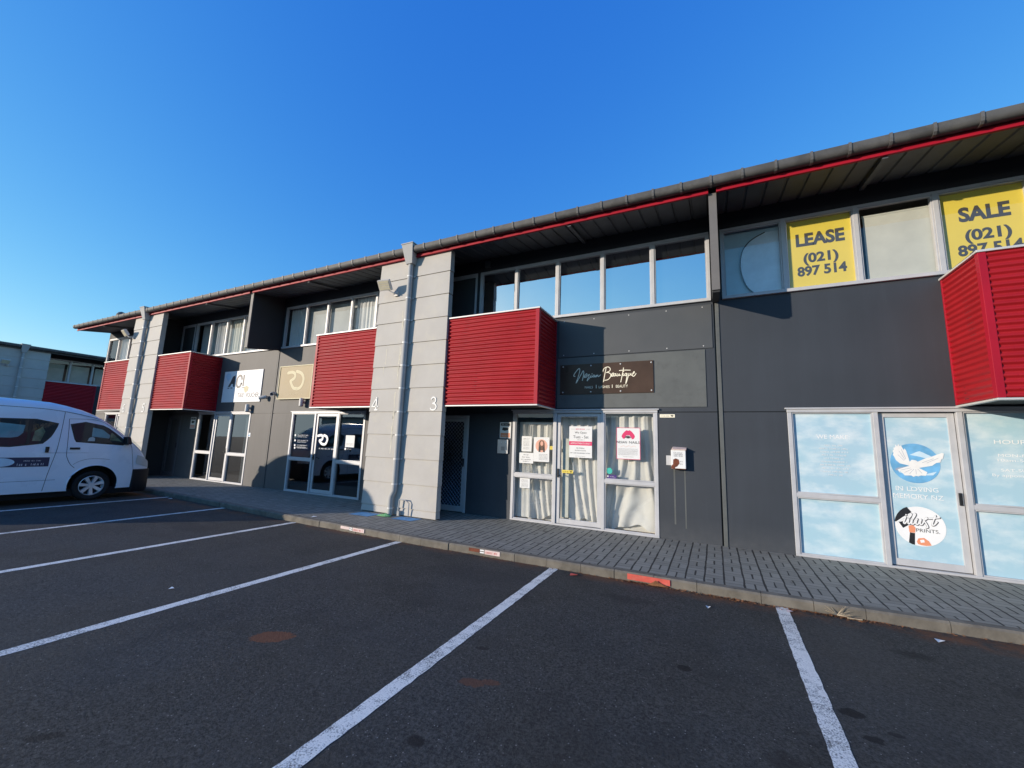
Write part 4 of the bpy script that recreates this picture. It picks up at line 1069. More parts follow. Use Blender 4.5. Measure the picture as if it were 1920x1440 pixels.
# curtains
def curtain(name, label, x0, x1, z0, z1, y, mat, amp=.03, per=.16, seed=1, gather=0, group=None):
    r = random.Random(seed); mb = MB(); nx = int((x1 - x0) / .014); nz = 26
    ph = [r.uniform(0, 6.28) for _ in range(4)]
    grid = []
    for j in range(nz + 1):
        v = j / nz; z = z0 + (z1 - z0) * v; row = []
        for i in range(nx + 1):
            u = i / nx; x = x0 + (x1 - x0) * u
            sw = gather * (1 - v) ** 2 * .13 * math.sin(x * 3.6 + ph[3] + 1.5 * v)
            a = amp * (1 + .35 * math.sin(x * 2.3 + ph[1]))
            yy = y + a * math.sin(2 * math.pi * (x + sw) / per + ph[0] + .8 * math.sin(x * 1.7 + ph[2])) + a * .35 * math.sin(2 * math.pi * (x + sw * 1.6) / (per * .43) + ph[1])
            zz = z
            if gather and v < .3:
                k = (1 - v / .3)
                zz = z + .05 * k * math.sin(x * 7 + ph[2]) + .02 * k * math.sin(x * 19); yy += -.015 * k * abs(math.sin(x * 9 + ph[1]))
            row.append((x, yy, zz))
        grid.append(row)
    vs = [p for row in grid for p in row]; fs = []
    for j in range(nz):
        for i in range(nx):
            a = j * (nx + 1) + i; fs.append((a, a + 1, a + nx + 2, a + nx + 1))
    mb.mesh(vs, fs); o = mb.build(name, M[mat], smooth=True, auto=180); tag(o, label, 'curtain', group)
curtain('curtain', 'gathered cream curtain behind the left salon pane', -3.42, -2.72, .07, 1.86, .20, 'curtain', .022, .17, 3, 1.6)
curtain('curtain', 'gathered cream curtain behind the glass salon door', -2.74, -1.82, .08, 2.02, .18, 'curtain', .022, .17, 7, 1.6)
curtain('curtain', 'gathered cream curtain behind the right salon pane with the lips poster', -1.86, -.93, .08, 2.04, .17, 'curtain', .024, .19, 12, 1.8)
mb = MB(); mb.box(-3.50, -2.74, .18, .22, 1.87, 1.90); tag(mb.build('curtain_rail', M['white']), 'white rail across the top of the left salon pane', 'rail')
mb = MB(); mb.box(-3.62, -.92, .255, .26, .02, 1.92); tag(mb.build('fabric_lining', M['curtain']), 'pale lining hung behind the salon curtains', 'curtain')
mb = MB(); mb.box(-2.62, -2.50, .09, .095, .14, 1.60); tag(mb.build('door_blind', M['blind']), 'narrow pale strip blind at the left of the salon door', 'blind')
for i, (a, b, m_, lab) in enumerate([(-11.22, -10.5, 'net', 'white net curtain in the first upper pane right of the dark fin'), (-8.52, -7.75, 'net', 'white net curtain in the upper pane next to the grey pier'),
        (-13.32, -12.5, 'net', 'bright white net curtain in the upper window above the taxi sign'), (-12.44, -11.7, 'net', 'white net curtain in the upper pane left of the dark fin'),
        (-14.16, -13.4, 'blind', 'pale yellow curtain in the upper pane behind the far balcony'), (-15.1, -14.3, 'net', 'grey white curtain in the shaded upper pane at the far balcony'), (-22.2, -21.3, 'net', 'white curtain in the upper window at the far end of the row'), (-20.6, -19.4, 'net', 'white curtain above the last balcony')]):
    curtain('curtain', lab, a, b, 4.02, 5.2, .13, m_, .02, .13, 20 + i)
mb = MB(); mb.box(-10.36, -8.60, .10, .105, 4.0, 5.02); tag(mb.build('roller_blind', M['greypane']), 'plain grey backing for the reflection in two upper panes left of the net curtain', 'blind')  # sheet coloured as the grey reflection in these panes
curtain('curtain', 'white curtain gathered at the right of the shopfront below the taxi sign', -12.95, -12.6, .05, 2.0, .2, 'net', .025, .12, 51)

# posters on the salon glass
PF = FAC(.029)
def poster(name, label, x0, x1, z0, z1, mat='paper', cat='poster', y=.029):
    t = thing(name, label, cat, ((x0 + x1) / 2, y, z0))
    mb = MB(); slab(mb, FAC(y), x0, x1, z0, z1, 0, .003); mb.build('sheet', M[mat], t, off=t.location); return t
t = poster('paper_notice', 'upper small white notice at the left edge of the salon window', -3.466, -3.25, 1.325, 1.625)
part(t, 'lettering', 'greyink', lambda mb: [smallprint(mb, PF, -3.43, -3.29, z, z + .012, .0045, int(z * 99)) for z in (1.57, 1.545, 1.51, 1.485, 1.46, 1.435, 1.40, 1.37)])
t = poster('paper_notice', 'wide small white notice below the first one in the salon window', -3.509, -3.207, 1.095, 1.30)
part(t, 'lettering', 'greyink', lambda mb: [smallprint(mb, PF, -3.45 + k, -3.27 - k, z, z + .02, .0045, int(z * 99)) for z, k in ((1.25, .03), (1.205, 0), (1.16, -.02), (1.125, .02))])
t = poster('paper_notice', 'small white notice alone in the lower left salon pane', -3.482, -3.268, .617, .805)
part(t, 'lettering', 'greyink', lambda mb: [smallprint(mb, PF, -3.45, -3.30, z, z + .010, .0045, int(z * 99)) for z in (.77, .75, .73, .70, .68, .66, .64)])
t = poster('portrait_poster', 'white poster with a round portrait photo in the salon window', -3.205, -2.875, 1.14, 1.612)
part(t, 'portrait_background', 'peach', lambda mb: disc(mb, PF, -3.04, 1.445, .125, .125, .0042))
part(t, 'portrait_hair', 'hair', lambda mb: poly(mb, PF, [(-3.10, 1.36), (-3.095, 1.50), (-3.07, 1.545), (-3.03, 1.555), (-2.995, 1.54), (-2.975, 1.50), (-2.965, 1.36)], .0048))
part(t, 'portrait_face', 'peach', lambda mb: disc(mb, PF, -3.033, 1.49, .03, .045, .0054, n=20))
part(t, 'portrait_top', 'ink', lambda mb: [poly(mb, PF, [(-3.10, 1.325), (-3.085, 1.43), (-3.055, 1.43), (-3.06, 1.325)], .0058), poly(mb, PF, [(-3.0, 1.325), (-3.01, 1.43), (-2.985, 1.43), (-2.965, 1.325)], .0058)])
part(t, 'lettering', 'greyink', lambda mb: [smallprint(mb, PF, -3.09, -2.90, z, z + .012, .0045, int(z * 99)) for z in (1.275, 1.25, 1.225, 1.20, 1.175)])
DF = FAC(.022)
t = poster('opening_hours_poster', 'white poster reading We Open Tues to Sat with a pink band on the salon door', -2.474, -2.035, 1.252, 1.832, y=.022)
part(t, 'pink_band', 'pink', lambda mb: rect(mb, DF, -2.474, -2.035, 1.478, 1.552, .0042))
def f_(mb):
    text(mb, DF, 'We Open', -2.365, -2.14, 1.686, 1.735, .0045); text(mb, DF, 'Tues - Sat', -2.395, -2.10, 1.610, 1.662, .0045)
    smallprint(mb, DF, -2.32, -2.17, 1.575, 1.588, .0045, 1); smallprint(mb, DF, -2.44, -2.36, 1.775, 1.785, .0045, 2); smallprint(mb, DF, -2.14, -2.07, 1.775, 1.785, .0045, 3)
    text(mb, DF, 'No Children', -2.33, -2.18, 1.418, 1.440, .0045); text(mb, DF, 'No Extra Guests', -2.36, -2.15, 1.374, 1.396, .0045)
    smallprint(mb, DF, -2.45, -2.06, 1.328, 1.348, .0045, 6); smallprint(mb, DF, -2.35, -2.15, 1.275, 1.284, .0045, 7)
part(t, 'lettering', 'ink', f_)
part(t, 'band_lettering', 'paper', lambda mb: text(mb, DF, 'APPOINTMENTS ONLY', -2.445, -2.065, 1.500, 1.530, .0048))
part(t, 'script_heading', 'pink', lambda mb: smallprint(mb, DF, -2.35, -2.15, 1.768, 1.795, .0045, 9))
t = poster('nails_poster', 'white poster with red lips and NESIAN NAILS in the right salon pane', -1.588, -1.176, 1.262, 1.82)
def f_(mb):
    for q in ((-1.588, -1.176, 1.262, 1.270), (-1.588, -1.176, 1.812, 1.82), (-1.588, -1.580, 1.27, 1.812), (-1.184, -1.176, 1.27, 1.812)): rect(mb, PF, *q, .0042)
    poly(mb, PF, [(-1.50, 1.665), (-1.485, 1.70), (-1.45, 1.745), (-1.41, 1.775), (-1.382, 1.765), (-1.355, 1.775), (-1.315, 1.745), (-1.28, 1.70), (-1.265, 1.665), (-1.285, 1.625), (-1.32, 1.615), (-1.33, 1.65), (-1.36, 1.685), (-1.41, 1.685), (-1.44, 1.65), (-1.45, 1.615), (-1.48, 1.63)], .0042)
part(t, 'lips_print', 'pink', f_)
def f_(mb):
    for k in range(9):
        a = .25 + k * .33; ribbon(mb, PF, [(-1.384, 1.632), (-1.384 + .05 * math.cos(a), 1.632 + .045 * math.sin(a)), (-1.384 + .06 * math.cos(a + .2), 1.632 + .03 * math.sin(a + .2))], .008, .0046)
    for z in (1.44, 1.42, 1.40, 1.38, 1.36, 1.34): smallprint(mb, PF, -1.555, -1.215, z, z + .010, .0045, int(z * 100))
    smallprint(mb, PF, -1.47, -1.29, 1.305, 1.314, .0045, 4)
part(t, 'print_detail', 'greyink', f_)
part(t, 'lettering', 'ink', lambda mb: (text(mb, PF, 'NESIAN', -1.582, -1.405, 1.540, 1.582, .0046, bold=.006), text(mb, PF, 'NAILS', -1.368, -1.186, 1.540, 1.582, .0046, bold=.006)))
part(t, 'script_line', 'peach', lambda mb: [ribbon(mb, PF, [(-1.52 + .03 * k, 1.49 + .012 * ((k * 7) % 3 - 1)) for k in range(10)], .004, .0045)])
mb = MB(); disc(mb, PF, -1.717, 1.045, .053, .055, .004); tag(mb.build('round_sticker', M['teal']), 'round teal sticker low on the right salon pane', 'sticker')
t = poster('payment_sticker', 'purple sticker with white marks in the pane corner under the teal one', -1.77, -1.592, .912, .975, 'purple', 'sticker')
part(t, 'lettering', 'paper', lambda mb: (disc(mb, PF, -1.745, .95, .015, .015, .0045, n=16), smallprint(mb, PF, -1.71, -1.62, .94, .955, .0045, 3), smallprint(mb, PF, -1.64, -1.60, .92, .935, .0045, 2)))
t = poster('alarm_sticker', 'yellow alarm sticker beside the salon door handle', -2.61, -2.392, .957, 1.012, 'yellow', 'sticker', .022)
part(t, 'lettering', 'ink', lambda mb: (smallprint(mb, DF, -2.59, -2.47, .976, .99, .0045, 3), poly(mb, DF, [(-2.46, .985), (-2.43, 1.0), (-2.41, .985), (-2.43, .97)], .0045)))
t = poster('alarm_sticker', 'small yellow sticker at the right edge of the left salon pane', -2.866, -2.775, 1.38, 1.445, 'yellow', 'sticker')
part(t, 'lettering', 'ink', lambda mb: smallprint(mb, PF, -2.85, -2.79, 1.405, 1.42, .0045, 3))
t = sign('alarm_tag', 'thin yellow alarm tag on the wall at the top right of the salon frame', 'sticker', -.84, -.598, 2.0, 2.056, 'cream', .006)
part(t, 'lettering', 'ink', lambda mb: (smallprint(mb, F, -.82, -.68, 2.02, 2.035, .008, 3), poly(mb, F, [(-.67, 2.03), (-.645, 2.045), (-.615, 2.03), (-.64, 2.012)], .008)))
def warning(x0, x1, z0, z1, label, wm='orange'):
    t = sign('warning_sign', label, 'warning sign', x0, x1, z0, z1, 'paper', .008)
    w_, h = x1 - x0, z1 - z0
    part(t, 'header_band', 'greyink', lambda mb: rect(mb, F, x0 + .02, x1 - .02, z1 - h * .22, z1 - h * .06, .0095))
    part(t, 'footer_band', wm, lambda mb: rect(mb, F, x0 + .02, x1 - .02, z0 + h * .05, z0 + h * .33, .0095))
    part(t, 'camera_symbol', 'ink', lambda mb: (poly(mb, F, [(x0 + w_ * .2, z0 + h * .52), (x0 + w_ * .28, z0 + h * .68), (x0 + w_ * .8, z0 + h * .64), (x0 + w_ * .74, z0 + h * .52), (x0 + w_ * .45, z0 + h * .46)], .0095)))
    part(t, 'lettering', 'paper', lambda mb: (smallprint(mb, F, x0 + .05, x1 - .05, z1 - h * .18, z1 - h * .1, .0105, 3), smallprint(mb, F, x0 + .05, x1 - .05, z0 + h * .12, z0 + h * .18, .0105, 5)))
warning(-3.955, -3.70, 1.572, 1.895, 'white camera warning sign left of the salon shopfront')
warning(-15.62, -15.32, 1.60, 1.98, 'white camera warning sign left of the shopfront under the taxi sign', 'peach')
t = sign('intercom_panel', 'stainless intercom box under the warning sign beside the salon', 'intercom', -3.985, -3.745, 1.265, 1.545, 'steel', .03)
part(t, 'push_button', 'white', lambda mb: [mb.lathe((x, -.03, 1.49), (0, -1, 0), [(0, .012), (.006, .012), (.007, 0)], 10) for x in (-3.90, -3.80)])
part(t, 'speaker_slots', 'black', lambda mb: [rect(mb, F, -3.90, -3.82, z, z + .008, .0305) for z in (1.33, 1.35, 1.37, 1.39)])
# letterbox
t = thing('letterbox', 'rusty broken cream letterbox on the dark wall right of the salon', 'letterbox', (-.55, 0, 1.15))
def L_(mb): slab(mb, F, -.665, -.44, 1.155, 1.455, .002, .115)
mb = MB(); L_(mb); mb.build('box', M['paper'], t, off=t.location, bevel=.006)
part(t, 'lid', 'pinksign', lambda mb: mb.hexa([(-.66, -.125, 1.457), (-.43, -.125, 1.457), (-.43, -.002, 1.475), (-.66, -.002, 1.475)], [(-.64, -.13, 1.475), (-.43, -.13, 1.47), (-.43, -.002, 1.50), (-.64, -.002, 1.51)]))
part(t, 'rust_patch', 'rust', lambda mb: (poly(mb, F, [(-.668, 1.16), (-.66, 1.20), (-.635, 1.22), (-.63, 1.30), (-.59, 1.32), (-.545, 1.30), (-.535, 1.24), (-.57, 1.19), (-.60, 1.175), (-.61, 1.155)], .1165), slab(mb, F, -.662, -.44, 1.148, 1.1545, .01, .118)))
part(t, 'sticker', 'greyink', lambda mb: [smallprint(mb, F, -.62, -.48, z, z + .02, .1165, int(z * 100)) for z in (1.40, 1.375, 1.35)] + [smallprint(mb, F, -.53, -.47, z, z + .025, .1165, int(z * 100)) for z in (1.22, 1.26)])
t2 = sign('wall_bracket', 'grey bracket plate left of the rusty letterbox', 'bracket', -.75, -.675, 1.20, 1.36, 'alu', .01)
mb = MB(); rect(mb, F, -.64, -.615, .25, 1.14, .002); rect(mb, F, -.475, -.455, .2, 1.14, .002); 
tag(mb.build('drip_mark', M['board']), 'pale drip marks on the dark wall under the letterbox', 'stain')

# window lettering of unit four
GF = FAC(.029)
t = thing('window_lettering', 'white list lettering on the left dark glass of the shop under the brass sign', 'window lettering', (-10.05, .029, 1.1))
def f_(mb):
    for i, z in enumerate((1.475, 1.335, 1.205, 1.135)):
        disc(mb, GF, -10.33 + .01 * i, z + .02, .03, .03, .002, n=16); smallprint(mb, GF, -10.22, -9.78, z + .012, z + .042, .002, 30 + i)
        if i < 3: smallprint(mb, GF, -10.22, -9.84, z - .03, z - .005, .002, 40 + i)
part(t, 'lettering', 'white', f_)
t = thing('window_lettering', 'white interlocked letter logo on the glass door under the brass sign', 'window lettering', (-9.2, .023, 1.15))
def f_(mb):
    for st in RDG: ribbon(mb, FAC(.023), st, .065, .002)
    smallprint(mb, FAC(.023), -9.33, -8.76, 1.155, 1.19, .002, 61)
part(t, 'lettering', 'white', f_)
t = poster('window_poster', 'small white poster in the right dark glass of the shop under the brass sign', -8.385, -8.075, 1.24, 1.535)
part(t, 'lettering', 'greyink', lambda mb: [smallprint(mb, GF, -8.35, -8.11, z, z + .014, .0045, int(z * 90)) for z in (1.29, 1.30 + .02)])
t = thing('window_lettering', 'small white line below the poster in the right dark glass', 'window lettering', (-8.3, .029, 1.17))
part(t, 'lettering', 'white', lambda mb: (disc(mb, GF, -8.37, 1.195, .03, .03, .002, n=14), smallprint(mb, GF, -8.32, -8.15, 1.185, 1.205, .002, 7)))
# warm light and shelf shapes inside are left dark; a white tag at the door of unit five
t = sign('door_tag', 'small white and blue tag on the wall right of the shopfront under the taxi sign', 'sticker', -12.42, -12.29, 1.40, 1.52, 'paper', .006)
part(t, 'blue_mark', 'skyblue', lambda mb: poly(mb, F, [(-12.40, 1.42), (-12.33, 1.43), (-12.31, 1.47), (-12.38, 1.46)], .0075))

# memorial shop graphics printed on the film
t = thing('window_graphics', 'white dove roundel and memorial lettering on the pale blue door', 'window graphics', (2.42, .063, .8))
DF2 = FAC(.0635)
part(t, 'roundel', 'skyblue', lambda mb: disc(mb, DF2, 2.428, 1.39, .255, .265, .001, n=56))
part(t, 'cloud_print', 'cloud', lambda mb: (poly(mb, DF2, DOVECLOUD[0], .002), poly(mb, DF2, [(2.25, 1.26), (2.36, 1.29), (2.52, 1.25), (2.64, 1.29), (2.60, 1.24), (2.42, 1.225)], .002)))
part(t, 'dove_shadow', 'doveshade', lambda mb: [poly(mb, DF2, [(x, z - .006) for x, z in p], .0028) for p in DOVESH])
part(t, 'dove', 'dove', lambda mb: [poly(mb, DF2, p, .0035 + .0004 * i) for i, p in enumerate(DOVE)])
def f_(mb):
    for a in ((2.30, 1.58, 2.34, 1.44), (2.275, 1.55, 2.33, 1.43), (2.26, 1.50, 2.32, 1.42), (2.62, 1.46, 2.50, 1.40), (2.67, 1.47, 2.55, 1.40), (2.27, 1.29, 2.38, 1.325), (2.31, 1.26, 2.39, 1.31), (2.36, 1.245, 2.41, 1.31), (2.43, 1.245, 2.43, 1.31), (2.49, 1.26, 2.45, 1.315)):
        ribbon(mb, DF2, [a[:2], a[2:]], .0035, .0048, curve=False, caps=False)
part(t, 'feather_lines', 'doveshade', f_)
def serif(mb, s, x0, x1, z0, z1):
    """thin roman capitals with small serifs at stem ends"""
    text(mb, DF2, s, x0, x1, z0, z1, .002)
    h = z1 - z0; w_ = (x1 - x0) / len(s)
    for i, ch in enumerate(s):
        if ch in 'INMERYLVPT':
            xc = x0 + w_ * (i + .3)
            for z in (z0, z1 - .005): rect(mb, DF2, xc - .012, xc + .012, z, z + .005, .0024)
part(t, 'lettering', 'white', lambda mb: (serif(mb, 'IN LOVING', 2.203, 2.634, 1.018, 1.074), serif(mb, 'MEMORY NZ', 2.168, 2.676, .918, .976)))
t = thing('window_graphics', 'round white print logo with orange hand on the pale blue door', 'window graphics', (2.42, .063, .3))
C_ = (2.413, .561); RR = .255
part(t, 'roundel', 'white', lambda mb: disc(mb, DF2, C_[0], C_[1], RR, RR, .001, n=56))
part(t, 'black_shapes', 'ink', lambda mb: [poly(mb, DF2, p, .002) for p in ILLB])
part(t, 'hand_print', 'orange', lambda mb: [poly(mb, DF2, p, .0024) for p in ILLS])
part(t, 'hand_highlight', 'white', lambda mb: [poly(mb, DF2, p, .003) for p in ILLW])
part(t, 'script_outline', 'greyink', lambda mb: [ribbon(mb, DF2, [(x + .004, z - .003) for x, z in st], .026, .0034) for st in ILLT[1:]])
part(t, 'script_lettering', 'white', lambda mb: [ribbon(mb, DF2, st, .015, .0042) for st in ILLT])
part(t, 'lettering', 'greyink', lambda mb: text(mb, DF2, 'PRINTS.', 2.368, 2.602, .488, .532, .003))
t = thing('window_lettering', 'white WE MAKE list on the left pale blue pane', 'window lettering', (1.55, .030, 1.1))
WF = FAC(.0348)
def f_(mb):
    text(mb, WF, 'WE MAKE:', 1.35, 1.742, 1.695, 1.755, .002)
    for i in range(10): 
        k = (0.07, .0, .015, .03, .05, .02, .0, .02, .0, .09)[i]; smallprint(mb, WF, 1.37 + k, 1.73 - k, 1.59 - i * .047, 1.615 - i * .047, .002, 70 + i)
part(t, 'lettering', 'white', f_)
t = thing('window_lettering', 'white HOURS lettering on the right pale blue pane', 'window lettering', (3.4, .030, 1.2))
def f_(mb):
    text(mb, WF, 'HOURS:', 3.205, 3.56, 1.675, 1.728, .002); text(mb, WF, 'MON-FRI', 3.225, 3.53, 1.515, 1.55, .002); text(mb, WF, '10am-5pm', 3.215, 3.55, 1.445, 1.488, .002)
    text(mb, WF, 'SAT-SUN', 3.235, 3.52, 1.33, 1.366, .002); text(mb, WF, 'By appointment', 3.15, 3.60, 1.255, 1.30, .002)
part(t, 'lettering', 'white', f_)

mb = MB(); sr = random.Random(17); 
def pier_y(z):
    for a, b in zip(PJ, PJ[1:]):
        if a <= z <= b: return -.95 - .010 * (1 - (z - a) / (b - a)) - .0012
    return -.96
SF = lambda u, v, d=0: (u, pier_y(v) - d, v)
for x, z0, z1 in ((-5.90, 2.95, 4.0), (-5.93, 2.55, 3.45), (-5.96, 1.62, 2.45), (-5.98, 1.2, 2.0), (-6.30, 2.98, 3.4), (-6.33, 2.85, 3.1), (-5.92, 3.9, 4.35)):
    zz = z1; px = x
    while zz > z0:
        nx = px + sr.uniform(-.012, .008); h = sr.uniform(.08, .2); w0 = sr.uniform(.008, .022)
        if sr.random() < .8: poly(mb, SF, [(px - w0, zz), (px + w0, zz), (nx + w0 * sr.uniform(.4, 1.2), zz - h), (nx - w0 * sr.uniform(.4, 1.2), zz - h)], .0)
        px = nx; zz -= h
tag(mb.build('lime_streaks', M['lime']), 'pale lime streaks running down the pier left of the downpipe', 'stain', kind='stuff')

mb = MB(); mb.box(-4.52, -.0, .10, .105, 3.99, 5.24)  # added sheet, lifts the dark soffit reflection in the panes
tag(mb.build('window_backing', M['panefill']), 'grey sheet added behind the mirrored salon windows upstairs to lighten the panes', 'blind')

for x0, x1, lab in ((-16.1, -11.6, 'grey backing added behind the upstairs curtains above the taxi sign'), (-11.3, -6.9, 'grey backing added behind the upstairs curtains above the brass sign')):
    mb = MB(); mb.box(x0, x1, .20, .205, 3.99, 5.24); tag(mb.build('pane_backing', M['greypane']), lab, 'curtain')  # added so the dark gaps behind the glass read grey
mb = MB()
for i in range(14):
    a, b = -3.62 + i * .024, -3.62 + (i + 1) * .024
    mb.face([(a, .10 + .012 * math.sin(i * 1.3), .06), (b, .10 + .012 * math.sin(i * 1.3 + 1.3), .06), (b - .02, .10 + .008 * math.sin(i * .9 + .9), 1.86), (a - .0, .10 + .008 * math.sin(i * .9), 1.86)])
tag(mb.build('side_curtain', M['curtain'], smooth=True), 'pale shaded curtain edge at the far left of the salon window', 'curtain')
# ------------------------------------------------------------------ the van (x = -13.5 centre line, nose towards the shops)
M['van'] = plain('van_white', (.80, .86, .93), .28, var=.03, scale=1.2, coat=.7)
M['vanglass'] = glass_mat('van_glass', (.74, .78, .78), .0, .22, wob=.02)
M['bumper'] = plain('bumper_dark', (.008, .009, .013), .4, var=.1)
M['tyre'] = plain('tyre_rubber', (.010, .010, .011), .85, var=.2, scale=20)
M['alloy'] = plain('alloy_silver', (.72, .73, .75), .35, metal=.35)
M['archdark'] = plain('arch_dark', (.008, .008, .009), .9)
M['lampglass'] = plain('headlamp', (.62, .64, .62), .12, coat=.8)
M['cabindark'] = plain('seat_and_cabin_shade', (.055, .06, .062), .8)  # seats, and dark panels painted for the unlit cabin
M['redlamp'] = plain('tail_lamp', (.45, .02, .02), .2, coat=.5)
VX, VY, VZ = -13.5, -4.6, -.12          # root on the ground
# centre line profile (world y, height above root)
VP = [(-2.105, .58), (-2.13, .74), (-2.19, .90), (-2.26, 1.04), (-2.38, 1.17), (-2.53, 1.31), (-2.75, 1.51), (-2.98, 1.71), (-3.18, 1.85), (-3.40, 1.97), (-3.68, 2.06), (-4.0, 2.125), (-4.5, 2.15), (-5.4, 2.15), (-6.4, 2.13), (-6.9, 2.09), (-7.06, 1.98), (-7.13, 1.80), (-7.16, 1.50)]
def zt(y):
    if y >= VP[0][0]: return VP[0][1]
    for (a, b), (c, d) in zip(VP, VP[1:]):
        if c <= y <= a: return b + (d - b) * (y - a) / (c - a)
    return VP[-1][1]
def halfw(y):
    w = .88
    if y > -3.1: w -= .20 * ((y + 3.1) / 1.0) ** 3.6
    if y < -6.9: w -= .10 * ((-6.9 - y) / .26) ** 2
    return w
def sidex(y, z):
    """half width of the body skin at world y, height z (above root)"""
    w = halfw(y)
    if z > 1.08: w -= (z - 1.08) * .085
    if z < .45: w -= (.45 - z) * .06
    if 1.03 < z < 1.08: w -= .004
    return w
ZB = .24
def section(y):
    top = zt(y); pts = []; Rr = min(.17, (top - ZB) * .3)
    lv = [ZB, .34, .45, .60, .80, 1.0, 1.03, 1.08, 1.25, 1.45, 1.65, 1.80]
    lim = top - Rr
    zs = [ZB + (z - ZB) * (lim - ZB) / (2.15 - .17 - ZB) if lim < 1.97 else z for z in lv]
    for z in zs: pts.append((sidex(y, z), z))
    for k in range(0, 6):
        a = k / 5 * math.pi / 2
        z = lim + Rr * math.sin(a); pts.append((sidex(y, min(z, 2.1)) - Rr * (1 - math.cos(a)), z))
    xw = pts[-1][0]
    for q in (.66, .33): pts.append((xw * q, top + .035 * (1 - q)))
    full = pts + [(0, top + .038)] + [(-x, z) for x, z in reversed(pts)]
    return full
van = thing('parked_van', 'white high roof passenger van parked nose in beside the shops', 'van', (VX, VY, VZ))
sy = [-2.105, -2.11, -2.13, -2.16, -2.2, -2.24, -2.3, -2.36, -2.45, -2.55, -2.66, -2.78, -2.9, -3.02, -3.15, -3.3, -3.5, -3.75, -4.0, -4.3, -4.6, -5.0, -5.5, -6.0, -6.4, -6.7, -6.9, -7.0, -7.06, -7.1, -7.13, -7.16]
secs = [section(y) for y in sy]; K = len(secs[0])
bm = bmesh.new()
rings = [[bm.verts.new((x, y - VY, z)) for x, z in s_] for y, s_ in zip(sy, secs)]
for a, b in zip(rings, rings[1:]):
    for k in range(K):
        bm.faces.new((a[k], b[k], b[(k + 1) % K], a[(k + 1) % K]))
bm.faces.new(rings[0]); bm.faces.new(rings[-1][::-1])
bmesh.ops.recalc_face_normals(bm, faces=bm.faces)
me = bpy.data.meshes.new('body'); bm.to_mesh(me); bm.free()
me.materials.append(M['van'])
body = link(bpy.data.objects.new('body_raw', me))
WY = [-3.17, -5.87]; WZ = .325; WR = .325
cut = MB()
for wy in WY: cut.lathe((-1.5, wy - VY, WZ + .03), (1, 0, 0), [(0, 0), (0, .42), (3.0, .42), (3.0, 0)], 40)
co_ = cut.build('arch_cutter', M['archdark'], smooth='fix')
# panel laid on the body skin; dark ones stand in for the shaded cabin
def scan_panel(pts, ny=10, nz=8, off=.004, side=1):
    zmin = min(p[1] for p in pts); zmax = max(p[1] for p in pts); rows = []
    for j in range(nz + 1):
        z = zmin + (zmax - zmin) * (j / nz) * .9998 + (zmax - zmin) * .0001
        xs_ = []
        for (a, b), (c, d) in zip(pts, pts[1:] + pts[:1]):
            if (b - z) * (d - z) < 0: xs_.append(a + (c - a) * (z - b) / (d - b))
        if len(xs_) < 2: continue
        l, r_ = min(xs_), max(xs_)
        rows.append([(side * (sidex(l + (r_ - l) * i / ny, z) + off), l + (r_ - l) * i / ny - VY, z) for i in range(ny + 1)])
    vs = [p for r_ in rows for p in r_]; fs = []
    for j in range(len(rows) - 1):
        for i in range(ny):
            a = j * (ny + 1) + i; fs.append((a, a + 1, a + ny + 2, a + ny + 1))
    return vs, fs
mod = body.modifiers.new('b', 'BOOLEAN'); mod.operation = 'DIFFERENCE'; mod.object = co_; mod.solver = 'EXACT'
try: mod.material_mode = 'TRANSFER'
except Exception: pass
bpy.context.view_layer.update()
me2 = bpy.data.meshes.new_from_object(body.evaluated_get(bpy.context.evaluated_depsgraph_get()))
bpy.data.objects.remove(co_); bpy.data.objects.remove(body)
me2.name = 'body'
me2.polygons.foreach_set('use_smooth', [True] * len(me2.polygons)); me2.set_sharp_from_angle(angle=R(32))
body = link(bpy.data.objects.new('body', me2), van)
def vpart(name, mat, fn, parent=van, smooth=False, bevel=0):
    mb = MB(); fn(mb); return mb.build(name, M[mat], parent, smooth=smooth, bevel=bevel)
def mirror_panel(mb, pts, off=.004, ny=10, nz=8):
    for s_ in (1, -1):
        vs, fs = scan_panel(pts, ny, nz, off, s_); mb.mesh(vs, fs)
# window shapes, world y / height above root
W_REAR = [(-6.75, 1.73), (-4.2, 1.735), (-3.885, 1.725), (-3.90, 1.62), (-3.96, 1.42), (-4.06, 1.27), (-4.2, 1.205), (-4.5, 1.195), (-6.75, 1.20)]
W_DOOR = [(-3.685, 1.71), (-3.45, 1.725), (-3.22, 1.70), (-3.02, 1.585), (-2.80, 1.395), (-2.64, 1.235), (-2.75, 1.24), (-3.565, 1.305)]
def grow(pts, k):
    cx = sum(p[0] for p in pts) / len(pts); cz = sum(p[1] for p in pts) / len(pts)
    out = []
    n_ = len(pts); area = sum(pts[i][0] * pts[(i + 1) % n_][1] - pts[(i + 1) % n_][0] * pts[i][1] for i in range(n_)); sg = 1 if area > 0 else -1
    for i in range(n_):
        a = Vector(pts[i - 1]); b = Vector(pts[i]); c = Vector(pts[(i + 1) % n_])
        n1 = Vector(((b - a).y, -(b - a).x)).normalized() * sg; n2 = Vector(((c - b).y, -(c - b).x)).normalized() * sg
        m_ = (n1 + n2); m_ = m_ / max(.6, m_.length ** 2 / 2) ; out.append(tuple(b + m_ * k))
    return out
def one_panel(mb, pts, off, s_):
    vs, fs = scan_panel(pts, 10, 8, off, s_); mb.mesh(vs, fs)
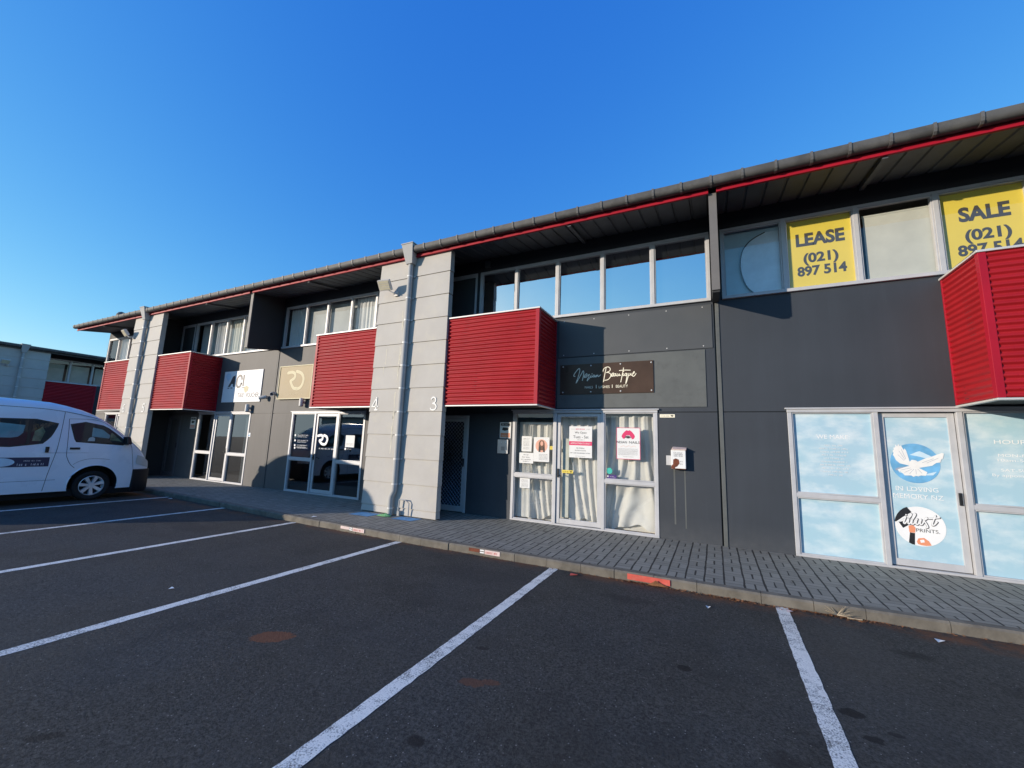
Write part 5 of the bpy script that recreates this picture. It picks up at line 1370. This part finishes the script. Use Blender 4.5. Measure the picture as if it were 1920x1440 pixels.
for s_ in (1, -1):
    vpart('window_seal', 'bumper', lambda mb: one_panel(mb, grow(W_REAR, .022), .003, s_))
    vpart('window_seal', 'bumper', lambda mb: one_panel(mb, grow(W_DOOR, .016), .003, s_))
    vpart('cabin_shade', 'cabindark', lambda mb: one_panel(mb, grow(W_REAR, .004), .0045, s_))
    vpart('cabin_shade', 'cabindark', lambda mb: one_panel(mb, grow(W_DOOR, .004), .0045, s_))
for s_, nm in ((1, 'side_window'), (-1, 'side_window')):
    for pts in (W_REAR, W_DOOR):
        vs, fs = scan_panel(pts, 14, 8, .007, s_)
        mb = MB(); mb.mesh(vs, fs); mb.build(nm, M['vanpane'] if 'vanpane' in M else M['vanglass'], van, smooth=True, auto=180)
# seats, greenery and far-window daylight as coloured panels just behind the outer glass skin
def inner(mb, pts, off):
    vs, fs = scan_panel(pts, 6, 6, off, 1); mb.mesh(vs, fs)
vpart('window_divider', 'bumper', lambda mb: [inner(mb, [(y, 1.215), (y + .055, 1.215), (y + .055, 1.72), (y, 1.72)], .0095) for y in (-4.30, -4.92, -5.75)])
vpart('inside_seat', 'cabindark', lambda mb: (inner(mb, [(-3.50, 1.32), (-3.40, 1.32), (-3.36, 1.50), (-3.42, 1.60), (-3.50, 1.60)], .0052), inner(mb, [(-4.9, 1.22), (-4.4, 1.22), (-4.33, 1.40), (-4.6, 1.34), (-4.9, 1.30)], .0052)))
vpart('far_window', 'farglass', lambda mb: (inner(mb, [(-4.86, 1.36), (-4.44, 1.36), (-4.36, 1.45), (-4.34, 1.66), (-4.86, 1.67)], .0050), inner(mb, [(-5.7, 1.36), (-5.0, 1.36), (-5.0, 1.67), (-5.7, 1.67)], .0050), inner(mb, [(-3.32, 1.40), (-3.02, 1.38), (-3.0, 1.45), (-3.15, 1.58), (-3.32, 1.62)], .0050)))
vpart('far_hedge', 'fargreen', lambda mb: (inner(mb, [(-3.0, 1.33), (-2.78, 1.31), (-2.98, 1.52), (-3.0, 1.50)], .0050), inner(mb, [(-4.22, 1.30), (-4.1, 1.30), (-4.05, 1.50), (-4.1, 1.60), (-4.2, 1.5)], .0050)))
vpart('head_restraint', 'paper', lambda mb: inner(mb, [(-3.38, 1.315), (-3.26, 1.315), (-3.26, 1.39), (-3.31, 1.41), (-3.36, 1.39)], .0054))
# front screen: strip of skin over the windscreen stations
def screen(mb):
    ys_ = [-2.30 - .0445 * i for i in range(20)]; rows = []
    for y in ys_:
        s_ = section(y); top = zt(y); half = s_[14][0]
        rows.append([(half * (-1 + 2 * i / 12), y + .012 - VY, top + .038 * (1 - abs(-1 + 2 * i / 12)) + .008) for i in range(13)])
    vs = [p for r_ in rows for p in r_]; fs = []
    for j in range(len(rows) - 1):
        for i in range(12): a = j * 13 + i; fs.append((a, a + 1, a + 14, a + 13))
    mb.mesh(vs, fs)
vpart('windscreen', 'vanglass', screen, smooth=True)
# bumper wraps the nose
def bump(mb):
    ys_ = [-2.47, -2.40, -2.30, -2.22, -2.16, -2.125, -2.105]; rows = []
    zz = [.12, .20, .40, .58, .65, .665]
    path = [(halfw(y) + .020, y) for y in ys_] + [(halfw(-2.105) * .8, -2.075), (halfw(-2.105) * .4, -2.055), (0, -2.05)]
    path = path + [(-x, y) for x, y in reversed(path[:-1])]
    for z in zz: rows.append([(x * (1 - (.03 if z in (.12, .665) else 0)), y - VY - (.02 if z in (.12, .665) else 0), z) for x, y in path])
    n_ = len(path); vs = [p for r_ in rows for p in r_]; fs = []
    for j in range(len(rows) - 1):
        for i in range(n_ - 1): a = j * n_ + i; fs.append((a, a + 1, a + n_ + 1, a + n_))
    mb.mesh(vs, fs)
    mb.face([rows[-1][i] for i in range(n_)]); mb.face([rows[0][i] for i in range(n_)][::-1])
    mb.face([r_[0] for r_ in rows]); mb.face([r_[-1] for r_ in rows])
vpart('bumper', 'bumper', bump, smooth=True)
for s_ in (1, -1):
    def lampf(mb):
        vs, fs = scan_panel([(-2.46, .80), (-2.15, .69), (-2.17, .84), (-2.34, .99), (-2.44, 1.0)], 8, 6, .012, s_); mb.mesh(vs, fs)
    vpart('headlight', 'lampglass', lampf, smooth=True)
vpart('grille', 'bumper', lambda mb: mb.box(-.42, .42, -2.13 - VY, -2.093 - VY, .66, .76), bevel=.006)
# mirrors
for s_ in (1, -1):
    def mir(mb):
        x = s_ * (sidex(-2.72, 1.3))
        mb.hexa([(x + s_ * .02, -2.76 - VY, 1.25), (x + s_ * .19, -2.74 - VY, 1.25), (x + s_ * .19, -2.64 - VY, 1.26), (x + s_ * .02, -2.63 - VY, 1.26)],
                [(x + s_ * .02, -2.78 - VY, 1.43), (x + s_ * .17, -2.76 - VY, 1.44), (x + s_ * .17, -2.68 - VY, 1.43), (x + s_ * .02, -2.68 - VY, 1.42)])
    vpart('wing_mirror', 'bumper', mir, bevel=.02)
# seams
def seam(mb, pts, s_=1, r_=.0045):
    L = smooth_line(pts, 5) if len(pts) > 2 else [Vector(p) for p in pts]
    if len(L) == 2: L = [L[0].lerp(L[1], i / 14) for i in range(15)]
    mb.tube([(s_ * (sidex(p.x, p.y) - .0005), p.x - VY, p.y) for p in L], r_, 5)
def seams(mb):
    for s_ in (1, -1):
        seam(mb, [(-3.80, 1.93), (-3.81, 1.60), (-3.83, 1.2), (-3.86, .95), (-3.91, .60), (-3.94, .27)], s_)
        seam(mb, [(-3.72, 1.79), (-3.70, 1.5), (-3.68, 1.05), (-3.66, .95), (-3.60, .82), (-3.52, .73)], s_)
        seam(mb, [(-3.72, 1.79), (-3.4, 1.80), (-3.2, 1.77), (-3.0, 1.64), (-2.78, 1.44), (-2.60, 1.24), (-2.55, 1.05), (-2.50, .78), (-2.47, .62)], s_, .0035)
        seam(mb, [(-7.0, 1.055), (-3.25, 1.055)], s_, .003)
        seam(mb, [(-7.0, .47), (-3.78, .49)], s_, .003)
        seam(mb, [(-7.0, 1.985), (-4.6, 1.985), (-3.9, 1.955), (-3.4, 1.86), (-3.2, 1.80)], s_, .005)
        seam(mb, [(-3.55, .80), (-3.45, .875), (-3.3, .92), (-3.1, .92), (-2.95, .90)], s_, .003)
        seam(mb, [(-6.6, .3), (-6.6, 1.9)], s_)
vpart('panel_seams', 'bumper', seams)
for s_ in (1, -1):
    for wy in WY:
        def lip(mb):
            P = []
            for k in range(25):
                a = R(-8) + k / 24 * R(196); y = wy + .425 * math.cos(a); z = WZ + .03 + .425 * math.sin(a)
                if z > ZB: P.append((s_ * (sidex(y, z) + .001), y - VY, z))
            mb.tube(P, .011, 6)
        vpart('arch_lip', 'van', lip, smooth=True)
for nm, y0, y1, z0, z1 in (('door_handle', -3.645, -3.475, 1.125, 1.175),):
    for s_ in (1, -1):
        def hh(mb):
            x = s_ * sidex(-3.55, 1.15)
            mb.hexa([(x - s_ * .002, y0 - VY, z0), (x + s_ * .024, y0 + .015 - VY, z0 + .006), (x + s_ * .024, y1 - .015 - VY, z0 + .006), (x - s_ * .002, y1 - VY, z0)],
                    [(x - s_ * .002, y0 - VY, z1), (x + s_ * .024, y0 + .015 - VY, z1 - .006), (x + s_ * .024, y1 - .03 - VY, z1 - .006), (x - s_ * .002, y1 - VY, z1)])
        vpart(nm, 'bumper', hh, bevel=.006)
vpart('door_handle', 'bumper', lambda mb: mb.box(sidex(-4.0, 1.1) - .002, sidex(-4.0, 1.1) + .022, -4.01 - VY, -3.955 - VY, 1.065, 1.185), bevel=.006)
for wy in WY: vpart('arch_liner', 'archdark', lambda mb: mb.box(-.5, .5, wy - .44 - VY, wy + .44 - VY, .19, .80))
vpart('lower_tray', 'archdark', lambda mb: mb.box(-.78, .78, -7.0 - VY, -2.3 - VY, .12, ZB + .03))
# door sign: navy panel with white oval and unreadable lettering
VF = lambda u, v, d=0.0: (sidex(u, v) + .004 + d, u - VY, v)
vpart('side_sign', 'navy', lambda mb: [rect(mb, VF, a, a + .1, .775, .965, 0) for a in [-5.32 + .1 * i for i in range(14)]])
vpart('sign_oval', 'cloud', lambda mb: disc(mb, VF, -4.60, .87, .20, .085, .002, n=32))
vpart('sign_emblem', 'skyblue', lambda mb: disc(mb, VF, -4.66, .865, .05, .05, .003, n=20))
vpart('sign_lettering', 'paper', lambda mb: (smallprint(mb, VF, -4.36, -4.20, .80, .845, .002, 3), smallprint(mb, VF, -4.17, -3.96, .80, .845, .002, 4), smallprint(mb, VF, -4.28, -4.02, .885, .91, .002, 5)))
# wheels
def wheel(wy, s_):
    x = s_ * .745; o = Vector((x, wy - VY, WZ)); ax = (s_, 0, 0)
    mb = MB(); mb.lathe(o - Vector((s_ * .11, 0, 0)), ax, [(0, .20), (0, .29), (.02, .318), (.06, WR), (.15, WR), (.19, .316), (.21, .285), (.205, .235), (.19, .215)], 40)
    t_ = mb.build('wheel', M['tyre'], van, smooth=True, auto=35)
    mb = MB(); c = o + Vector((s_ * .055, 0, 0))
    mb.lathe(c, ax, [(.03, .215), (.035, .205), (-.02, .195), (-.05, .18)], 40)
    mb.lathe(c, ax, [(.02, 0), (.022, .05), (.0, .062)], 20)
    for k in range(7):
        a = 2 * math.pi * k / 7 + .3; d = Vector((0, math.cos(a), math.sin(a))); n_ = Vector((0, -math.sin(a), math.cos(a)))
        def P(rr, ww, xx): return c + Vector((s_ * xx, 0, 0)) + d * rr + n_ * ww
        mb.hexa([P(.04, -.028, -.03), P(.04, .028, -.03), P(.20, .042, -.03), P(.20, -.042, -.03)], [P(.04, -.022, .016), P(.04, .022, .016), P(.20, .034, .024), P(.20, -.034, .024)])
    mb.build('rim', M['alloy'], t_, smooth='fix', auto=35)
    mb = MB(); mb.lathe(c, ax, [(-.045, 0), (-.045, .185)], 30); mb.build('brake_disc', M['archdark'], t_)
for wy in WY:
    for s_ in (1, -1): wheel(wy, s_)
for s_ in (1, -1):
    vpart('tail_light', 'redlamp', lambda mb: mb.box(s_ * .80 - .04, s_ * .80 + .02, -7.165 - VY, -7.08 - VY, .85, 1.35), bevel=.01)
vpart('rear_window', 'vanglass', lambda mb: mb.face([(-.62, -7.168 - VY, 1.2), (.62, -7.168 - VY, 1.2), (.60, -7.15 - VY, 1.74), (-.60, -7.15 - VY, 1.74)]))

# ------------------------------------------------------------------ neighbouring building across the end of the car park (seen in shade)
nb = thing('neighbour_building', 'shaded shop row standing across the end of the car park behind the van', 'building', (-31.95, -.46, -.05), R(90))
# its own axis: local x = world y, local -y = world +x
M['nbpier'] = M['pier']
for q in (0.0, 11.5): pier(nb, q)
def nunit(xg, s):
    X = lambda t: xg + s * t
    a, b = sorted((X(.012), X(5.74)))
    hs = [(*sorted((X(.94), X(3.72))), 0.0, FT), (*sorted((X(.09), X(4.66))), ZS, ZH)]
    mb = MB(); wall_sheet(mb, a, b, 0.0, ZS - .002, hs[:1]); mb.build('wall_panel', M['dark'], nb)
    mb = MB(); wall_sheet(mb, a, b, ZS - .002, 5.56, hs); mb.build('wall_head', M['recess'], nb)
    shopfront(nb, xg, s, DK); window_strip(nb, xg, s, (.09, .98, 1.90, 2.82, 3.74, 4.66), ['glass'] * 5)
    xa, xb = sorted((X(2.83), X(4.80))); balcony(nb, xa, xb, -s)
for xg, s in ((-5.75, 1), (5.75, -1), (5.75, 1)): nunit(xg, s)
eaves(nb, -5.75, 11.5, [], 0, 'board2')
mb = MB(); mb.box(-5.7, 11.4, 2.5, 2.6, 0, 5.6); mb.box(-5.7, 11.4, .13, 2.5, 2.4, 2.9); mb.build('interior', M['interior'], nb)
mb = MB(); mb.box(-5.75, -5.70, 0, 9, 0, 5.57); mb.box(11.45, 11.5, 0, 9, 0, 5.57); mb.build('end_wall', M['dark'], nb)
for i, (a, b) in enumerate(((1.0, 1.8), (1.95, 2.9), (3.4, 4.3))):
    pass
mb = MB()
for a, b in ((1.05, 1.85), (1.95, 2.85), (3.1, 3.7)): mb.box(a, b, .20, .21, ZS + .03, ZH - .25)
mb.build('window_blind', M['blind'], nb)
dp = downpipe(-5.735, 'grey downpipe on the shaded pier of the building behind the van')
dp.location = (-31.95 + .96, -.46, -.05); dp.rotation_euler = (0, 0, R(90))
dup(fl, (-31.0, -.46 - .42, 4.55), 'square floodlight on the shaded pier of the building behind the van', rz=R(90))
# roof vent on the long building
mb = MB(); mb.tube([(0, 0, 0), (0, 0, .35)], .03, 8); mb.lathe((0, 0, .35), (0, 0, 1), [(0, .03), (.02, .14), (.12, .16), (.22, .1), (.26, 0)], 14)
o = mb.build('roof_vent', M['gutter'], smooth=True); o.location = (-24.1 + 2.5, -.2, 5.66); tag(o, 'small round vent on the roof at the far end of the row', 'roof vent')

# ------------------------------------------------------------------ across the car park, behind the viewpoint (seen only in the glass)
wh = thing('warehouse', 'low cream warehouse with roller doors across the car park', 'building', (-20, -42, -.12))
mb = MB(); mb.box(-42, 42, -10, 0, 0, 4.9); mb.build('wall', M['bg_cream'], wh)
mb = MB(); mb.box(-42.3, 42.3, -10.3, .3, 4.901, 5.15); mb.build('roof', M['roof'], wh)
for k in range(9):
    mb = MB(); mb.box(-37 + k * 9, -33 + k * 9, .001, .05, 0, 3.4); mb.build('roller_door', M['taupe'], wh)
